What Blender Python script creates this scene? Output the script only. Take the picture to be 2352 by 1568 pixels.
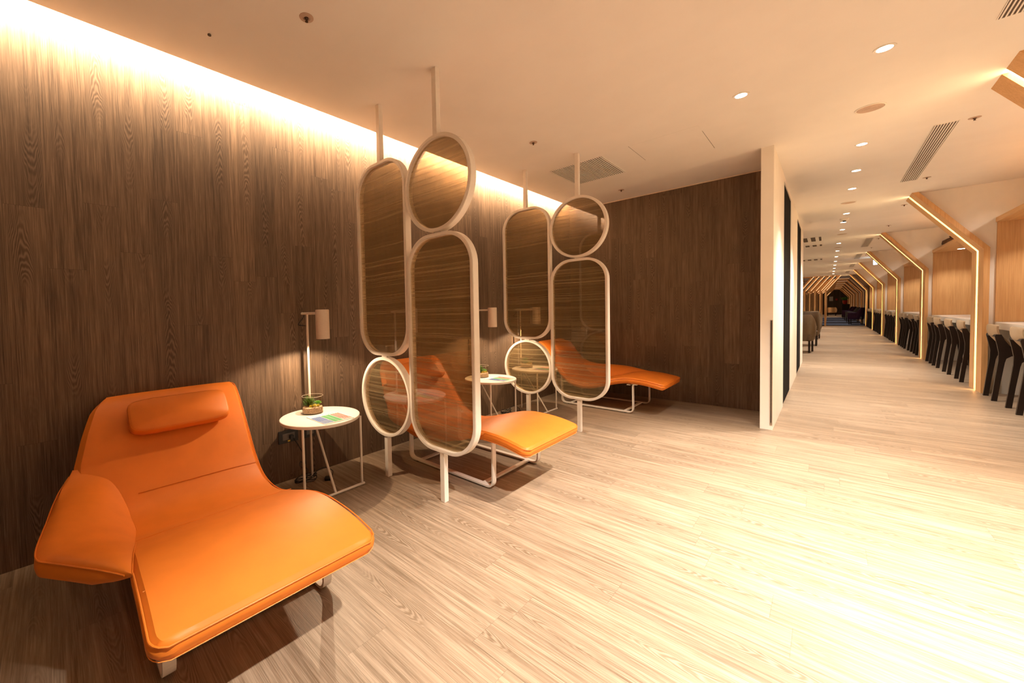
import bpy, bmesh, math, random
from mathutils import Vector, Matrix

random.seed(7)
for o in list(bpy.data.objects):
    bpy.data.objects.remove(o, do_unlink=True)
S = bpy.context.scene
COL = S.collection
PI = math.pi

# ------------------------------------------------------------------ camera
cd = bpy.data.cameras.new('camera')
cam = bpy.data.objects.new('camera', cd)
COL.objects.link(cam)
cd.sensor_width = 36.0
cd.sensor_fit = 'HORIZONTAL'
cd.lens = 891.65 / 2352 * 36
cd.shift_x = (1176 - 1006.45) / 2352
cd.shift_y = (747.59 - 784) / 2352
cd.clip_start = 0.05
cd.clip_end = 200
r_ = Vector((0.7060354, 0.7078075, -0.0228593))
d_ = Vector((0.0075429, -0.0397934, -0.9991795))
f_ = Vector((-0.7081364, 0.7052836, -0.0334345))
M = Matrix((r_, -d_, -f_)).transposed().to_4x4()
M.translation = Vector((0, 0, 1.25))
cam.matrix_world = M
S.camera = cam

# ------------------------------------------------------------------ world, exposure
w = bpy.data.worlds.new('world')
S.world = w
w.use_nodes = True
w.node_tree.nodes['Background'].inputs[0].default_value = (1.0, 0.78, 0.55, 1)
w.node_tree.nodes['Background'].inputs[1].default_value = 0.15
S.view_settings.view_transform = 'Standard'
S.view_settings.look = 'None'
S.view_settings.exposure = 0.45
S.view_settings.gamma = 1.0
S.view_settings.use_curve_mapping = False
S.cycles.use_denoising = True
S.cycles.max_bounces = 8
S.cycles.diffuse_bounces = 5
S.cycles.glossy_bounces = 4
S.cycles.transparent_max_bounces = 16
S.cycles.sample_clamp_indirect = 6.0

CZ = 2.81       # ceiling height
WX = -2.89      # wood wall
EX = -2.755     # ceiling edge at the cove
PITCH = 4.435   # arch spacing
Y0 = 4.685      # first arch
WARM = (1.0, 0.66, 0.36)
SOFT = (1.0, 0.90, 0.78)
DOWN_W = 270.0
COVE_W = 400.0


def area(name, loc, rot, sx, sy, power, color):
    l = bpy.data.lights.new(name, 'AREA')
    l.shape = 'RECTANGLE'
    l.size = sx
    l.size_y = sy
    l.energy = power
    l.color = color
    o = bpy.data.objects.new(name, l)
    COL.objects.link(o)
    o.location = loc
    o.rotation_euler = rot
    return o


# the LED line hidden in the cove above the ceiling edge, shining onto the wood wall
cove = area('cove_light', (-2.748, 1.0, CZ + 0.13), (0, math.radians(60), 0), 0.06, 9.6, COVE_W, (1.0, 0.74, 0.48))


cove.data.spread = math.radians(132)


def spot(name, loc, power, color, ang=1.50, blend=0.9, size=0.03):
    l = bpy.data.lights.new(name, 'SPOT')
    l.energy = power
    l.color = color
    l.spot_size = ang
    l.spot_blend = blend
    l.shadow_soft_size = size
    o = bpy.data.objects.new(name, l)
    COL.objects.link(o)
    o.location = loc
    return o


# downlights over the open floor (x, y); a second list lies out of view
DOWNS = [(-0.466, 3.69), (0.235, 3.69), (0.225, 5.71), (0.225, 6.78), (0.222, 7.80), (0.216, 9.86), (0.20, 10.86), (0.205, 11.93),
         (0.19, 14.55), (0.19, 16.6), (0.19, 18.6), (0.19, 20.6), (0.19, 22.6), (0.19, 24.6), (0.19, 26.8), (0.19, 29.0)]
UNSEEN = [(0.235, 2.69), (0.235, 1.10), (1.35, 1.2), (1.35, 2.8)]  # left pair follows lounger shadows; right pair is fill added to brighten the floor
for (x, y) in DOWNS:
    spot('downlight_or_fill', (x, y, CZ - 0.012), DOWN_W * (1.0 if y < 13 else 0.8), SOFT)
for (x, y) in ((0.3, 34.0), (0.3, 38.5), (0.3, 43.0), (0.3, 48.0), (0.3, 53.0), (0.3, 59.5), (-1.6, 14.0), (-1.6, 18.0), (-1.6, 23.0), (-1.6, 28.0)):
    spot('downlight_or_fill', (x, y, CZ - 0.2), DOWN_W * 0.8, SOFT)  # no fixtures; the far row is fill added to brighten the corridor end
for (x, y) in UNSEEN:
    if x < 1:
        spot('downlight_or_fill', (x, y, CZ - 0.012), DOWN_W * 2.0, SOFT, 1.58, 0.45)
    else:
        spot('downlight_or_fill', (x, y, CZ - 0.012), DOWN_W * 2.2, SOFT, 1.45, 0.9)


# ------------------------------------------------------------------ materials
MATS = {}


def new_mat(name):
    m = bpy.data.materials.new(name)
    m.use_nodes = True
    m.node_tree.nodes.clear()
    MATS[name] = m
    return m, m.node_tree


class NT:
    def __init__(self, nt):
        self.nt = nt

    def n(self, typ, **kw):
        nd = self.nt.nodes.new(typ)
        for k, v in kw.items():
            setattr(nd, k, v)
        return nd

    def put(self, sock, v):
        if isinstance(v, bpy.types.NodeSocket):
            self.nt.links.new(v, sock)
        elif v is not None:
            sock.default_value = v

    def m(self, op, a, b=None, c=None):
        nd = self.n('ShaderNodeMath', operation=op)
        self.put(nd.inputs[0], a)
        if b is not None:
            self.put(nd.inputs[1], b)
        if c is not None:
            self.put(nd.inputs[2], c)
        return nd.outputs[0]

    def mix(self, f, a, b, typ='MIX'):
        nd = self.n('ShaderNodeMix', data_type='RGBA', blend_type=typ)
        self.put(nd.inputs[0], f)
        self.put(nd.inputs[6], a)
        self.put(nd.inputs[7], b)
        return nd.outputs[2]

    def xyz(self, x, y, z):
        nd = self.n('ShaderNodeCombineXYZ')
        for i, v in enumerate((x, y, z)):
            self.put(nd.inputs[i], v)
        return nd.outputs[0]

    def noise(self, vec, scale=1.0, detail=2.0, rough=0.5, dist=0.0):
        nd = self.n('ShaderNodeTexNoise')
        self.put(nd.inputs['Vector'], vec)
        nd.inputs['Scale'].default_value = scale
        nd.inputs['Detail'].default_value = detail
        nd.inputs['Roughness'].default_value = rough
        nd.inputs['Distortion'].default_value = dist
        return nd.outputs[0]

    def smooth(self, v, lo, hi, a=0.0, b=1.0):
        nd = self.n('ShaderNodeMapRange', interpolation_type='SMOOTHSTEP')
        self.put(nd.inputs[0], v)
        for i, x in enumerate((lo, hi, a, b)):
            nd.inputs[1 + i].default_value = x
        return nd.outputs[0]

    def coords(self, kind='Object'):
        tc = self.n('ShaderNodeTexCoord')
        sp = self.n('ShaderNodeSeparateXYZ')
        self.nt.links.new(tc.outputs[kind], sp.inputs[0])
        return sp.outputs[0], sp.outputs[1], sp.outputs[2]

    def out(self, shader):
        o = self.n('ShaderNodeOutputMaterial')
        self.nt.links.new(shader, o.inputs[0])

    def principled(self, color, rough=0.5, metal=0.0, spec=0.5, bump=None, bump_d=0.001, coat=0.0):
        p = self.n('ShaderNodeBsdfPrincipled')
        if not isinstance(color, bpy.types.NodeSocket) and len(color) == 3:
            color = (*color, 1)
        self.put(p.inputs['Base Color'], color)
        self.put(p.inputs['Roughness'], rough)
        p.inputs['Metallic'].default_value = metal
        p.inputs['Specular IOR Level'].default_value = spec
        p.inputs['Coat Weight'].default_value = coat
        if bump is not None:
            b = self.n('ShaderNodeBump')
            b.inputs['Distance'].default_value = bump_d
            self.nt.links.new(bump, b.inputs['Height'])
            self.nt.links.new(b.outputs[0], p.inputs['Normal'])
        return p


def simple(name, color, rough=0.5, metal=0.0, spec=0.5, noise=0.0, nscale=40.0, coat=0.0):
    m, nt = new_mat(name)
    g = NT(nt)
    col = (*color, 1)
    if noise:
        x, y, z = g.coords()
        nz = g.noise(g.xyz(x, y, z), nscale, 3)
        col = g.mix(g.smooth(nz, 0.3, 0.7), tuple(c * (1 - noise) for c in color) + (1,), tuple(min(1, c * (1 + noise)) for c in color) + (1,))
    p = g.principled(col, rough, metal, spec, coat=coat)
    g.out(p.outputs[0])
    return m


def emit(name, color, strength):
    m, nt = new_mat(name)
    g = NT(nt)
    e = g.n('ShaderNodeEmission')
    e.inputs[0].default_value = (*color, 1)
    e.inputs[1].default_value = strength
    g.out(e.outputs[0])
    return m


def plank_wood(name, along, across, W, L, dark, mid, light, line_mix, rough, spec, joint=0.35, freq=22.0, tone=0.16):
    """Printed oak planks: own tone, straight grain and nested arches of grain down the middle of each plank."""
    m, nt = new_mat(name)
    g = NT(nt)
    co = dict(zip('xyz', g.coords()))
    a, c = co[along], co[across]
    cw = g.m('DIVIDE', c, W)
    row = g.m('FLOOR', cw)
    wn = g.n('ShaderNodeTexWhiteNoise', noise_dimensions='1D')
    g.put(wn.inputs['W'], row)
    a2 = g.m('ADD', a, g.m('MULTIPLY', wn.outputs[0], L * 3))
    colm = g.m('FLOOR', g.m('DIVIDE', a2, L))
    wi = g.n('ShaderNodeTexWhiteNoise', noise_dimensions='2D')
    g.put(wi.inputs['Vector'], g.xyz(row, colm, 0.0))
    idv = wi.outputs[0]
    sp = g.n('ShaderNodeSeparateColor')
    g.put(sp.inputs[0], wi.outputs[1])
    r1, r2, r3 = sp.outputs
    u = g.m('SUBTRACT', g.m('FRACT', cw), 0.5)
    ud = g.m('MULTIPLY', g.m('SUBTRACT', u, g.m('MULTIPLY', g.m('SUBTRACT', r1, 0.5), 0.5)), W)
    shift = g.m('MULTIPLY', idv, 37.0)
    wob = g.noise(g.xyz(g.m('MULTIPLY', a2, 3.0), g.m('MULTIPLY', c, 14.0), shift), 1.0, 3, 0.55)
    wob2 = g.noise(g.xyz(g.m('MULTIPLY', a2, 1.3), shift, 0.0), 1.0, 2)
    ud2 = g.m('ADD', ud, g.m('MULTIPLY', g.m('SUBTRACT', wob2, 0.5), 0.07))
    par = g.m('MULTIPLY', g.m('MULTIPLY', ud2, ud2), 3000.0)
    sgn = g.m('SUBTRACT', g.m('MULTIPLY', g.m('GREATER_THAN', r2, 0.5), 2.0), 1.0)
    f = g.m('ADD', g.m('ADD', g.m('MULTIPLY', g.m('MULTIPLY', a2, freq), sgn), par), g.m('MULTIPLY', wob, 8.0))
    band = g.m('ADD', 0.5, g.m('MULTIPLY', g.m('SINE', g.m('MULTIPLY', f, 6.2832)), 0.5))
    band = g.m('POWER', band, 1.3)
    mask = g.m('SUBTRACT', 1.0, g.smooth(g.m('ABSOLUTE', ud2), 0.026, 0.055))
    mk2 = g.noise(g.xyz(g.m('MULTIPLY', a2, 2.1), shift, 3.0), 1.0, 1)
    mask = g.m('MULTIPLY', mask, g.smooth(mk2, 0.44, 0.62))
    fine = g.noise(g.xyz(g.m('MULTIPLY', a2, 5.0), g.m('MULTIPLY', c, 260.0), shift), 1.0, 4, 0.65)
    broad = g.noise(g.xyz(g.m('MULTIPLY', a2, 1.6), g.m('MULTIPLY', c, 45.0), shift), 1.0, 3, 0.6)
    col = g.mix(g.smooth(broad, 0.25, 0.75), (*dark, 1), (*mid, 1))
    col = g.mix(g.m('MULTIPLY', g.smooth(fine, 0.40, 0.75), 0.55), col, (*light, 1))
    # darker heartwood behind the arches, pale lines on top
    col = g.mix(g.m('MULTIPLY', mask, 0.75), col, (*dark, 1))
    col = g.mix(g.m('MULTIPLY', g.m('MULTIPLY', band, mask), line_mix), col, (*light, 1))
    tn = g.m('ADD', 1.0 - tone, g.m('MULTIPLY', r3, tone * 2))
    col = g.mix(1.0, col, g.xyz(tn, tn, tn), 'MULTIPLY')
    e1 = g.m('SUBTRACT', 0.5, g.m('ABSOLUTE', u))
    jl = g.m('LESS_THAN', e1, 0.0009 / W)
    fl = g.m('FRACT', g.m('DIVIDE', a2, L))
    j2 = g.m('LESS_THAN', fl, 0.0016 / L)
    jj = g.m('MULTIPLY', g.m('MAXIMUM', jl, j2), joint)
    col = g.mix(jj, col, tuple(q * 0.4 for q in dark) + (1,))
    ro = g.m('ADD', rough, g.m('MULTIPLY', fine, 0.12))
    p = g.principled(col, ro, 0, spec, bump=g.m('SUBTRACT', fine, jj), bump_d=0.0006)
    g.out(p.outputs[0])
    return m


def veneer(name, c1, c2, along='z', rough=0.45):
    m, nt = new_mat(name)
    g = NT(nt)
    x, y, z = g.coords()
    k = {'x': (3, 90, 90), 'y': (90, 3, 90), 'z': (90, 90, 2.5)}[along]
    v = g.xyz(g.m('MULTIPLY', x, k[0]), g.m('MULTIPLY', y, k[1]), g.m('MULTIPLY', z, k[2]))
    nz = g.noise(v, 1.0, 4, 0.6)
    v2 = g.xyz(g.m('MULTIPLY', x, k[0] / 6), g.m('MULTIPLY', y, k[1] / 6), g.m('MULTIPLY', z, k[2] / 3))
    n2 = g.noise(v2, 1.0, 2, 0.5)
    f = g.m('ADD', g.m('MULTIPLY', g.smooth(nz, 0.3, 0.7), 0.6), g.m('MULTIPLY', g.smooth(n2, 0.3, 0.7), 0.4))
    col = g.mix(f, (*c1, 1), (*c2, 1))
    p = g.principled(col, rough, 0, 0.4)
    g.out(p.outputs[0])
    return m


wall_wood = plank_wood('wall_wood', 'z', 'y', 0.15, 1.22, (0.058, 0.034, 0.020), (0.140, 0.088, 0.053), (0.29, 0.192, 0.124), 0.42, 0.5, 0.35, joint=0.5)
back_wood = plank_wood('back_wood', 'z', 'x', 0.15, 1.22, (0.085, 0.052, 0.030), (0.165, 0.108, 0.067), (0.28, 0.19, 0.125), 0.40, 0.5, 0.35, joint=0.5)
floor_wood = plank_wood('floor_wood', 'x', 'y', 0.18, 1.22, (0.15, 0.098, 0.058), (0.325, 0.237, 0.163), (0.50, 0.385, 0.28), 0.42, 0.34, 0.45, joint=0.35, freq=15, tone=0.10)
oak = veneer('oak', (0.56, 0.30, 0.115), (0.72, 0.43, 0.19), 'z')
oak_y = veneer('oak_y', (0.56, 0.30, 0.115), (0.72, 0.43, 0.19), 'y')
paint = simple('paint', (0.86, 0.80, 0.71), 0.75, noise=0.015, nscale=6)
ceil_paint = simple('ceiling_paint', (0.85, 0.80, 0.735), 0.85, noise=0.015, nscale=3)
white_metal = simple('white_metal', (0.80, 0.74, 0.66), 0.38, noise=0.02, nscale=30)
white_top = simple('white_laminate', (0.86, 0.82, 0.76), 0.30, noise=0.01, nscale=15)
lamp_white = simple('lamp_white', (0.70, 0.60, 0.50), 0.5, noise=0.02, nscale=80)
orange = simple('orange_leather', (0.70, 0.19, 0.018), 0.50, noise=0.04, nscale=9, spec=0.38)
orange_seam = simple('orange_thread', (0.85, 0.30, 0.05), 0.5, noise=0.05, nscale=60)
black = simple('black_plastic', (0.010, 0.009, 0.008), 0.4, noise=0.1, nscale=60)
black_recess = simple('black_recess', (0.005, 0.004, 0.003), 0.9, spec=0.1, noise=0.2, nscale=6)
dark_wood = veneer('dark_stained_wood', (0.010, 0.005, 0.003), (0.022, 0.011, 0.007), 'z', 0.4)
beige = simple('beige_fabric', (0.42, 0.31, 0.20), 0.8, noise=0.08, nscale=200)
brown = simple('brown_leather', (0.11, 0.068, 0.035), 0.5, noise=0.08, nscale=20)
purple = simple('purple_fabric', (0.055, 0.018, 0.075), 0.8, noise=0.1, nscale=60)
greyf = simple('grey_fabric', (0.16, 0.17, 0.18), 0.8, noise=0.1, nscale=60)
cream = simple('cream_fabric', (0.55, 0.42, 0.28), 0.8, noise=0.06, nscale=60)
grey_panel = simple('grey_panel', (0.16, 0.155, 0.15), 0.6, noise=0.05, nscale=8)
vent_dark = simple('vent_dark', (0.11, 0.075, 0.05), 0.8, noise=0.1, nscale=30)
steel = simple('brushed_steel', (0.42, 0.33, 0.25), 0.35, 0.8, noise=0.05, nscale=40)
yellow = simple('yellow_tag', (0.75, 0.55, 0.03), 0.5, noise=0.05)
red_m = simple('red_plastic', (0.65, 0.05, 0.02), 0.5, noise=0.05)
clay = simple('brown_clay', (0.10, 0.045, 0.022), 0.5, noise=0.1, nscale=30)
leaf_dark = simple('leaf_dark', (0.07, 0.18, 0.03), 0.45, noise=0.25, nscale=60)
leaf_green = simple('leaf_green', (0.16, 0.42, 0.06), 0.4, noise=0.2, nscale=60)
leaf_yellow = simple('leaf_yellow', (0.60, 0.50, 0.04), 0.45, noise=0.25, nscale=80)
pebble = simple('pebble', (0.68, 0.50, 0.34), 0.7, noise=0.45, nscale=220)
paper = simple('paper', (0.86, 0.83, 0.78), 0.5, noise=0.01)
ink = simple('ink', (0.30, 0.16, 0.07), 0.6, noise=0.05)
p_blue = simple('print_blue', (0.08, 0.16, 0.40), 0.45, noise=0.06, nscale=90)
p_pale = simple('print_pale_blue', (0.22, 0.28, 0.45), 0.45, noise=0.06, nscale=90)
p_green = simple('print_green', (0.12, 0.36, 0.16), 0.45, noise=0.06, nscale=90)
p_red = simple('print_red', (0.70, 0.06, 0.025), 0.45, noise=0.06, nscale=90)
led = emit('led_warm', (1.0, 0.70, 0.36), 18.0)
led_far = emit('led_warm_far', (1.0, 0.55, 0.25), 3.2)
led_slat = emit('led_warm_slat', (1.0, 0.50, 0.22), 1.2)
lens_on = emit('downlight_lens', (1.0, 0.90, 0.75), 30.0)
lens_soft = emit('soffit_lens', (1.0, 0.88, 0.7), 14.0)
sign_lit = emit('sign_lit', (0.62, 0.88, 1.0), 5.0)


def make_glass():
    m, nt = new_mat('clear_glass')
    g = NT(nt)
    gl = g.n('ShaderNodeBsdfGlossy')
    gl.inputs['Roughness'].default_value = 0.02
    tr = g.n('ShaderNodeBsdfTransparent')
    tr.inputs[0].default_value = (0.90, 0.88, 0.84, 1)
    fr = g.n('ShaderNodeFresnel')
    fr.inputs[0].default_value = 1.5
    geo = g.n('ShaderNodeNewGeometry')
    mx = g.n('ShaderNodeMixShader')
    g.put(mx.inputs[0], g.m('MULTIPLY', fr.outputs[0], g.m('SUBTRACT', 1.0, geo.outputs['Backfacing'])))
    nt.links.new(tr.outputs[0], mx.inputs[1])
    nt.links.new(gl.outputs[0], mx.inputs[2])
    g.out(mx.outputs[0])
    return m


def make_fabric_glass():
    """Laminated screen glass: brown tint with fine, slightly wavy horizontal threads."""
    m, nt = new_mat('threaded_glass')
    g = NT(nt)
    x, y, z = g.coords('Object')
    wv = g.noise(g.xyz(g.m('MULTIPLY', x, 2.2), 0.0, g.m('MULTIPLY', z, 1.2)), 1.0, 1)
    zz = g.m('ADD', z, g.m('MULTIPLY', wv, 0.030))
    fine = g.noise(g.xyz(g.m('MULTIPLY', x, 0.25), 0.0, g.m('MULTIPLY', zz, 190.0)), 1.0, 2, 0.6)
    wide = g.noise(g.xyz(g.m('MULTIPLY', x, 0.2), 3.0, g.m('MULTIPLY', zz, 22.0)), 1.0, 3, 0.65)
    thread = g.m('MULTIPLY', g.smooth(fine, 0.38, 0.75), g.smooth(wide, 0.30, 0.75, 0.55, 1.0))
    tint = g.mix(g.smooth(wide, 0.3, 0.7), (0.62, 0.53, 0.39, 1), (0.76, 0.67, 0.51, 1))
    tr = g.n('ShaderNodeBsdfTransparent')
    g.put(tr.inputs[0], tint)
    df = g.n('ShaderNodeBsdfDiffuse')
    df.inputs[0].default_value = (0.42, 0.35, 0.21, 1)
    tl = g.n('ShaderNodeBsdfTranslucent')
    tl.inputs[0].default_value = (0.55, 0.42, 0.25, 1)
    th = g.n('ShaderNodeMixShader')
    th.inputs[0].default_value = 0.45
    nt.links.new(df.outputs[0], th.inputs[1])
    nt.links.new(tl.outputs[0], th.inputs[2])
    mx = g.n('ShaderNodeMixShader')
    g.put(mx.inputs[0], g.m('ADD', 0.10, g.m('MULTIPLY', thread, 0.50)))
    nt.links.new(tr.outputs[0], mx.inputs[1])
    nt.links.new(th.outputs[0], mx.inputs[2])
    gl = g.n('ShaderNodeBsdfGlossy')
    gl.inputs['Roughness'].default_value = 0.015
    fr = g.n('ShaderNodeFresnel')
    fr.inputs[0].default_value = 1.55
    m2 = g.n('ShaderNodeMixShader')
    geo = g.n('ShaderNodeNewGeometry')
    g.put(m2.inputs[0], g.m('MINIMUM', 1.0, g.m('MULTIPLY', g.m('MULTIPLY', fr.outputs[0], 1.6), g.m('SUBTRACT', 1.0, geo.outputs['Backfacing']))))
    nt.links.new(mx.outputs[0], m2.inputs[1])
    nt.links.new(gl.outputs[0], m2.inputs[2])
    g.out(m2.outputs[0])
    return m


glass = make_glass()
screen_glass = make_fabric_glass()


def make_carpet():
    m, nt = new_mat('navy_carpet')
    g = NT(nt)
    x, y, z = g.coords()
    st = g.noise(g.xyz(g.m('MULTIPLY', x, 0.15), g.m('MULTIPLY', y, 0.55), 0.0), 1.0, 1)
    gr = g.noise(g.xyz(x, y, z), 90.0, 2)
    col = g.mix(g.smooth(st, 0.42, 0.6), (0.010, 0.012, 0.022, 1), (0.055, 0.066, 0.10, 1))
    col = g.mix(g.m('MULTIPLY', gr, 0.3), col, (0.08, 0.095, 0.13, 1))
    g.out(g.principled(col, 0.95, 0, 0.1).outputs[0])
    return m


carpet_m = make_carpet()


# ------------------------------------------------------------------ mesh helpers
def obj(name, bm, mat, parent=None, smooth=False, loc=None):
    me = bpy.data.meshes.new(name)
    bm.normal_update()
    bm.to_mesh(me)
    bm.free()
    o = bpy.data.objects.new(name, me)
    COL.objects.link(o)
    for mm in (mat if isinstance(mat, (list, tuple)) else [mat]):
        me.materials.append(mm)
    if smooth:
        me.polygons.foreach_set('use_smooth', [True] * len(me.polygons))
        try:
            me.set_sharp_from_angle(angle=math.radians(38))
        except Exception:
            pass
    if parent is not None:
        o.parent = parent
    if loc is not None:
        o.location = loc
    return o


def tag(o, label=None, cat=None, group=None, kind=None):
    if label:
        o['label'] = label
    if cat:
        o['category'] = cat
    if group:
        o['group'] = group
    if kind:
        o['kind'] = kind
    return o


def thing(name, label, cat, loc=(0, 0, 0), rz=0.0, group=None):
    o = bpy.data.objects.new(name, None)
    o.empty_display_size = 0.05
    COL.objects.link(o)
    o.location = loc
    o.rotation_euler = (0, 0, rz)
    return tag(o, label, cat, group)


def struct(name, bm, mat, label=None, smooth=False):
    o = obj(name, bm, mat, None, smooth)
    o['kind'] = 'structure'
    if label:
        o['label'] = label
    return o


def dup(root, loc, rz=None, label=None, group=None, scale=None):
    kids = {}
    for o in bpy.data.objects:
        if o.parent is not None:
            kids.setdefault(o.parent.name, []).append(o)
    r = root.copy()
    COL.objects.link(r)
    r.location = loc
    if rz is not None:
        r.rotation_euler = (0, 0, rz)
    if label:
        r['label'] = label
    if group:
        r['group'] = group

    def rec(src, dst):
        for ch in kids.get(src.name, []):
            c = ch.copy()
            COL.objects.link(c)
            c.parent = dst
            rec(ch, c)
    rec(root, r)
    return r


def box(bm, x0, x1, y0, y1, z0, z1, bev=0.0, seg=2):
    r = bmesh.ops.create_cube(bm, size=1.0)
    vs = r['verts']
    bmesh.ops.scale(bm, vec=(x1 - x0, y1 - y0, z1 - z0), verts=vs)
    bmesh.ops.translate(bm, vec=((x0 + x1) / 2, (y0 + y1) / 2, (z0 + z1) / 2), verts=vs)
    if bev:
        es = set()
        for v in vs:
            es.update(v.link_edges)
        bmesh.ops.bevel(bm, geom=list(es), offset=bev, segments=seg, affect='EDGES', profile=0.5)
    return bm


def B(*a, **k):
    return box(bmesh.new(), *a, **k)


def cyl(bm, c, r, z0, z1, n=32, r2=None, axis='z', bev=0.0):
    r2 = r if r2 is None else r2
    rings = []
    prof = [(r, z0), (r2, z1)]
    if bev:
        prof = [(r - bev, z0), (r, z0 + bev), (r2, z1 - bev), (r2 - bev, z1)]
    for (rr, z) in prof:
        ring = []
        for i in range(n):
            a = 2 * PI * i / n
            p = (rr * math.cos(a), rr * math.sin(a), z)
            if axis == 'x':
                p = (p[2], p[0], p[1])
            elif axis == 'y':
                p = (p[0], p[2], p[1])
            ring.append(bm.verts.new((c[0] + p[0], c[1] + p[1], c[2] + p[2])))
        rings.append(ring)
    skin(bm, rings, True)
    bm.faces.new(rings[0][::-1])
    bm.faces.new(rings[-1])
    return bm


def skin(bm, rings, closed=True):
    for a, b in zip(rings, rings[1:]):
        n = len(a)
        for i in range(n if closed else n - 1):
            j = (i + 1) % n
            try:
                bm.faces.new((a[i], a[j], b[j], b[i]))
            except ValueError:
                pass


def lathe(bm, prof, c=(0, 0, 0), n=40, cap0=True, cap1=True):
    rings = []
    for (r, z) in prof:
        rings.append([bm.verts.new((c[0] + r * math.cos(2 * PI * i / n), c[1] + r * math.sin(2 * PI * i / n), c[2] + z)) for i in range(n)])
    skin(bm, rings)
    if cap0:
        bm.faces.new(rings[0][::-1])
    if cap1:
        bm.faces.new(rings[-1])
    return bm


def tube(bm, pts, r, n=8, closed=False, caps=True):
    pts = [Vector(p) for p in pts]
    N = len(pts)
    rings = []
    up = None
    for i, p in enumerate(pts):
        if closed:
            t = (pts[(i + 1) % N] - pts[i - 1]).normalized()
        else:
            t = (pts[min(i + 1, N - 1)] - pts[max(i - 1, 0)]).normalized()
        if up is None:
            up = Vector((0, 0, 1)) if abs(t.z) < 0.9 else Vector((1, 0, 0))
        u = (up - t * up.dot(t)).normalized()
        v = t.cross(u)
        up = u
        rr = r[i] if isinstance(r, (list, tuple)) else r
        rings.append([bm.verts.new(p + u * (rr * math.cos(2 * PI * k / n)) + v * (rr * math.sin(2 * PI * k / n))) for k in range(n)])
    if closed:
        rings.append(rings[0])
    skin(bm, rings)
    if caps and not closed:
        bm.faces.new(rings[0][::-1])
        bm.faces.new(rings[-1])
    return bm


def prism(bm, poly, axis, a0, a1):
    """Extrude a 2-D polygon along an axis: 'y' polygons are (x,z), 'z' are (x,y), 'x' are (y,z)."""
    def P(p, a):
        return {'y': (p[0], a, p[1]), 'z': (p[0], p[1], a), 'x': (a, p[0], p[1])}[axis]
    r0 = [bm.verts.new(P(p, a0)) for p in poly]
    r1 = [bm.verts.new(P(p, a1)) for p in poly]
    n = len(poly)
    for i in range(n):
        j = (i + 1) % n
        bm.faces.new((r0[i], r0[j], r1[j], r1[i]))
    bm.faces.new(r0[::-1])
    bm.faces.new(r1)
    bmesh.ops.recalc_face_normals(bm, faces=bm.faces[:])
    return bm


def ribbon(bm, pts, half, thick, closed=False, wide='y'):
    """Flat bar swept along a path in the XZ plane: 'half' across Y, 'thick' in the plane (inwards)."""
    N = len(pts)
    rings = []
    for i, p in enumerate(pts):
        a = pts[i - 1] if (i or closed) else p
        b = pts[(i + 1) % N] if (i < N - 1 or closed) else p
        tx, tz = b[0] - a[0], b[1] - a[1]
        L = math.hypot(tx, tz) or 1
        nx, nz = -tz / L, tx / L
        hx, hz = nx * thick / 2, nz * thick / 2
        rings.append([bm.verts.new((p[0] + hx, -half, p[1] + hz)), bm.verts.new((p[0] + hx, half, p[1] + hz)),
                      bm.verts.new((p[0] - hx, half, p[1] - hz)), bm.verts.new((p[0] - hx, -half, p[1] - hz))])
    if closed:
        rings.append(rings[0])
    skin(bm, rings)
    if not closed:
        bm.faces.new(rings[0][::-1])
        bm.faces.new(rings[-1])
    bmesh.ops.recalc_face_normals(bm, faces=bm.faces[:])
    return bm


def round_path(pts, R, n=6, closed=False):
    """2-D polyline with its corners rounded."""
    out = []
    N = len(pts)
    for i, p in enumerate(pts):
        if not closed and i in (0, N - 1):
            out.append(tuple(p))
            continue
        a = Vector(pts[i - 1])
        b = Vector(p)
        c = Vector(pts[(i + 1) % N])
        d1 = (a - b).normalized()
        d2 = (c - b).normalized()
        ang = d1.angle(d2)
        k = min(R / math.tan(ang / 2), (a - b).length * 0.49, (c - b).length * 0.49)
        p1 = b + d1 * k
        p2 = b + d2 * k
        for j in range(n + 1):
            t = j / n
            q = p1 * (1 - t) ** 2 + b * 2 * t * (1 - t) + p2 * t * t
            out.append(tuple(q))
    return out


def catmull(pts, per=8):
    P = [Vector(p) for p in pts]
    P = [P[0] * 2 - P[1]] + P + [P[-1] * 2 - P[-2]]
    out = []
    for i in range(1, len(P) - 2):
        for j in range(per):
            t = j / per
            a, b, c, d = P[i - 1], P[i], P[i + 1], P[i + 2]
            out.append(0.5 * ((2 * b) + (c - a) * t + (2 * a - 5 * b + 4 * c - d) * t * t + (3 * b - a - 3 * c + d) * t ** 3))
    out.append(P[-2])
    return out


def lerp_tab(tab, x):
    if x <= tab[0][0]:
        return tab[0][1]
    for (x0, y0), (x1, y1) in zip(tab, tab[1:]):
        if x <= x1:
            t = (x - x0) / (x1 - x0)
            return y0 + (y1 - y0) * t
    return tab[-1][1]


# ------------------------------------------------------------------ the room
struct('floor', B(-4.5, 4.5, -4.5, 64, -0.1, 0), floor_wood)
struct('wall_left', B(WX - 0.12, WX, -4.5, 6.0, 0, CZ + 0.42), wall_wood)
struct('wall_back', B(WX, -0.479, 5.87, 6.0, 0, CZ), back_wood)
struct('trim_1', B(WX, -0.479, 5.862, 5.869, CZ - 0.010, CZ), simple('trim_light', (0.75, 0.6, 0.45), 0.5, noise=0.02))
bm = B(EX, 4.5, -4.5, 64, CZ, CZ + 0.04)
struct('ceiling', bm, ceil_paint)
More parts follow.
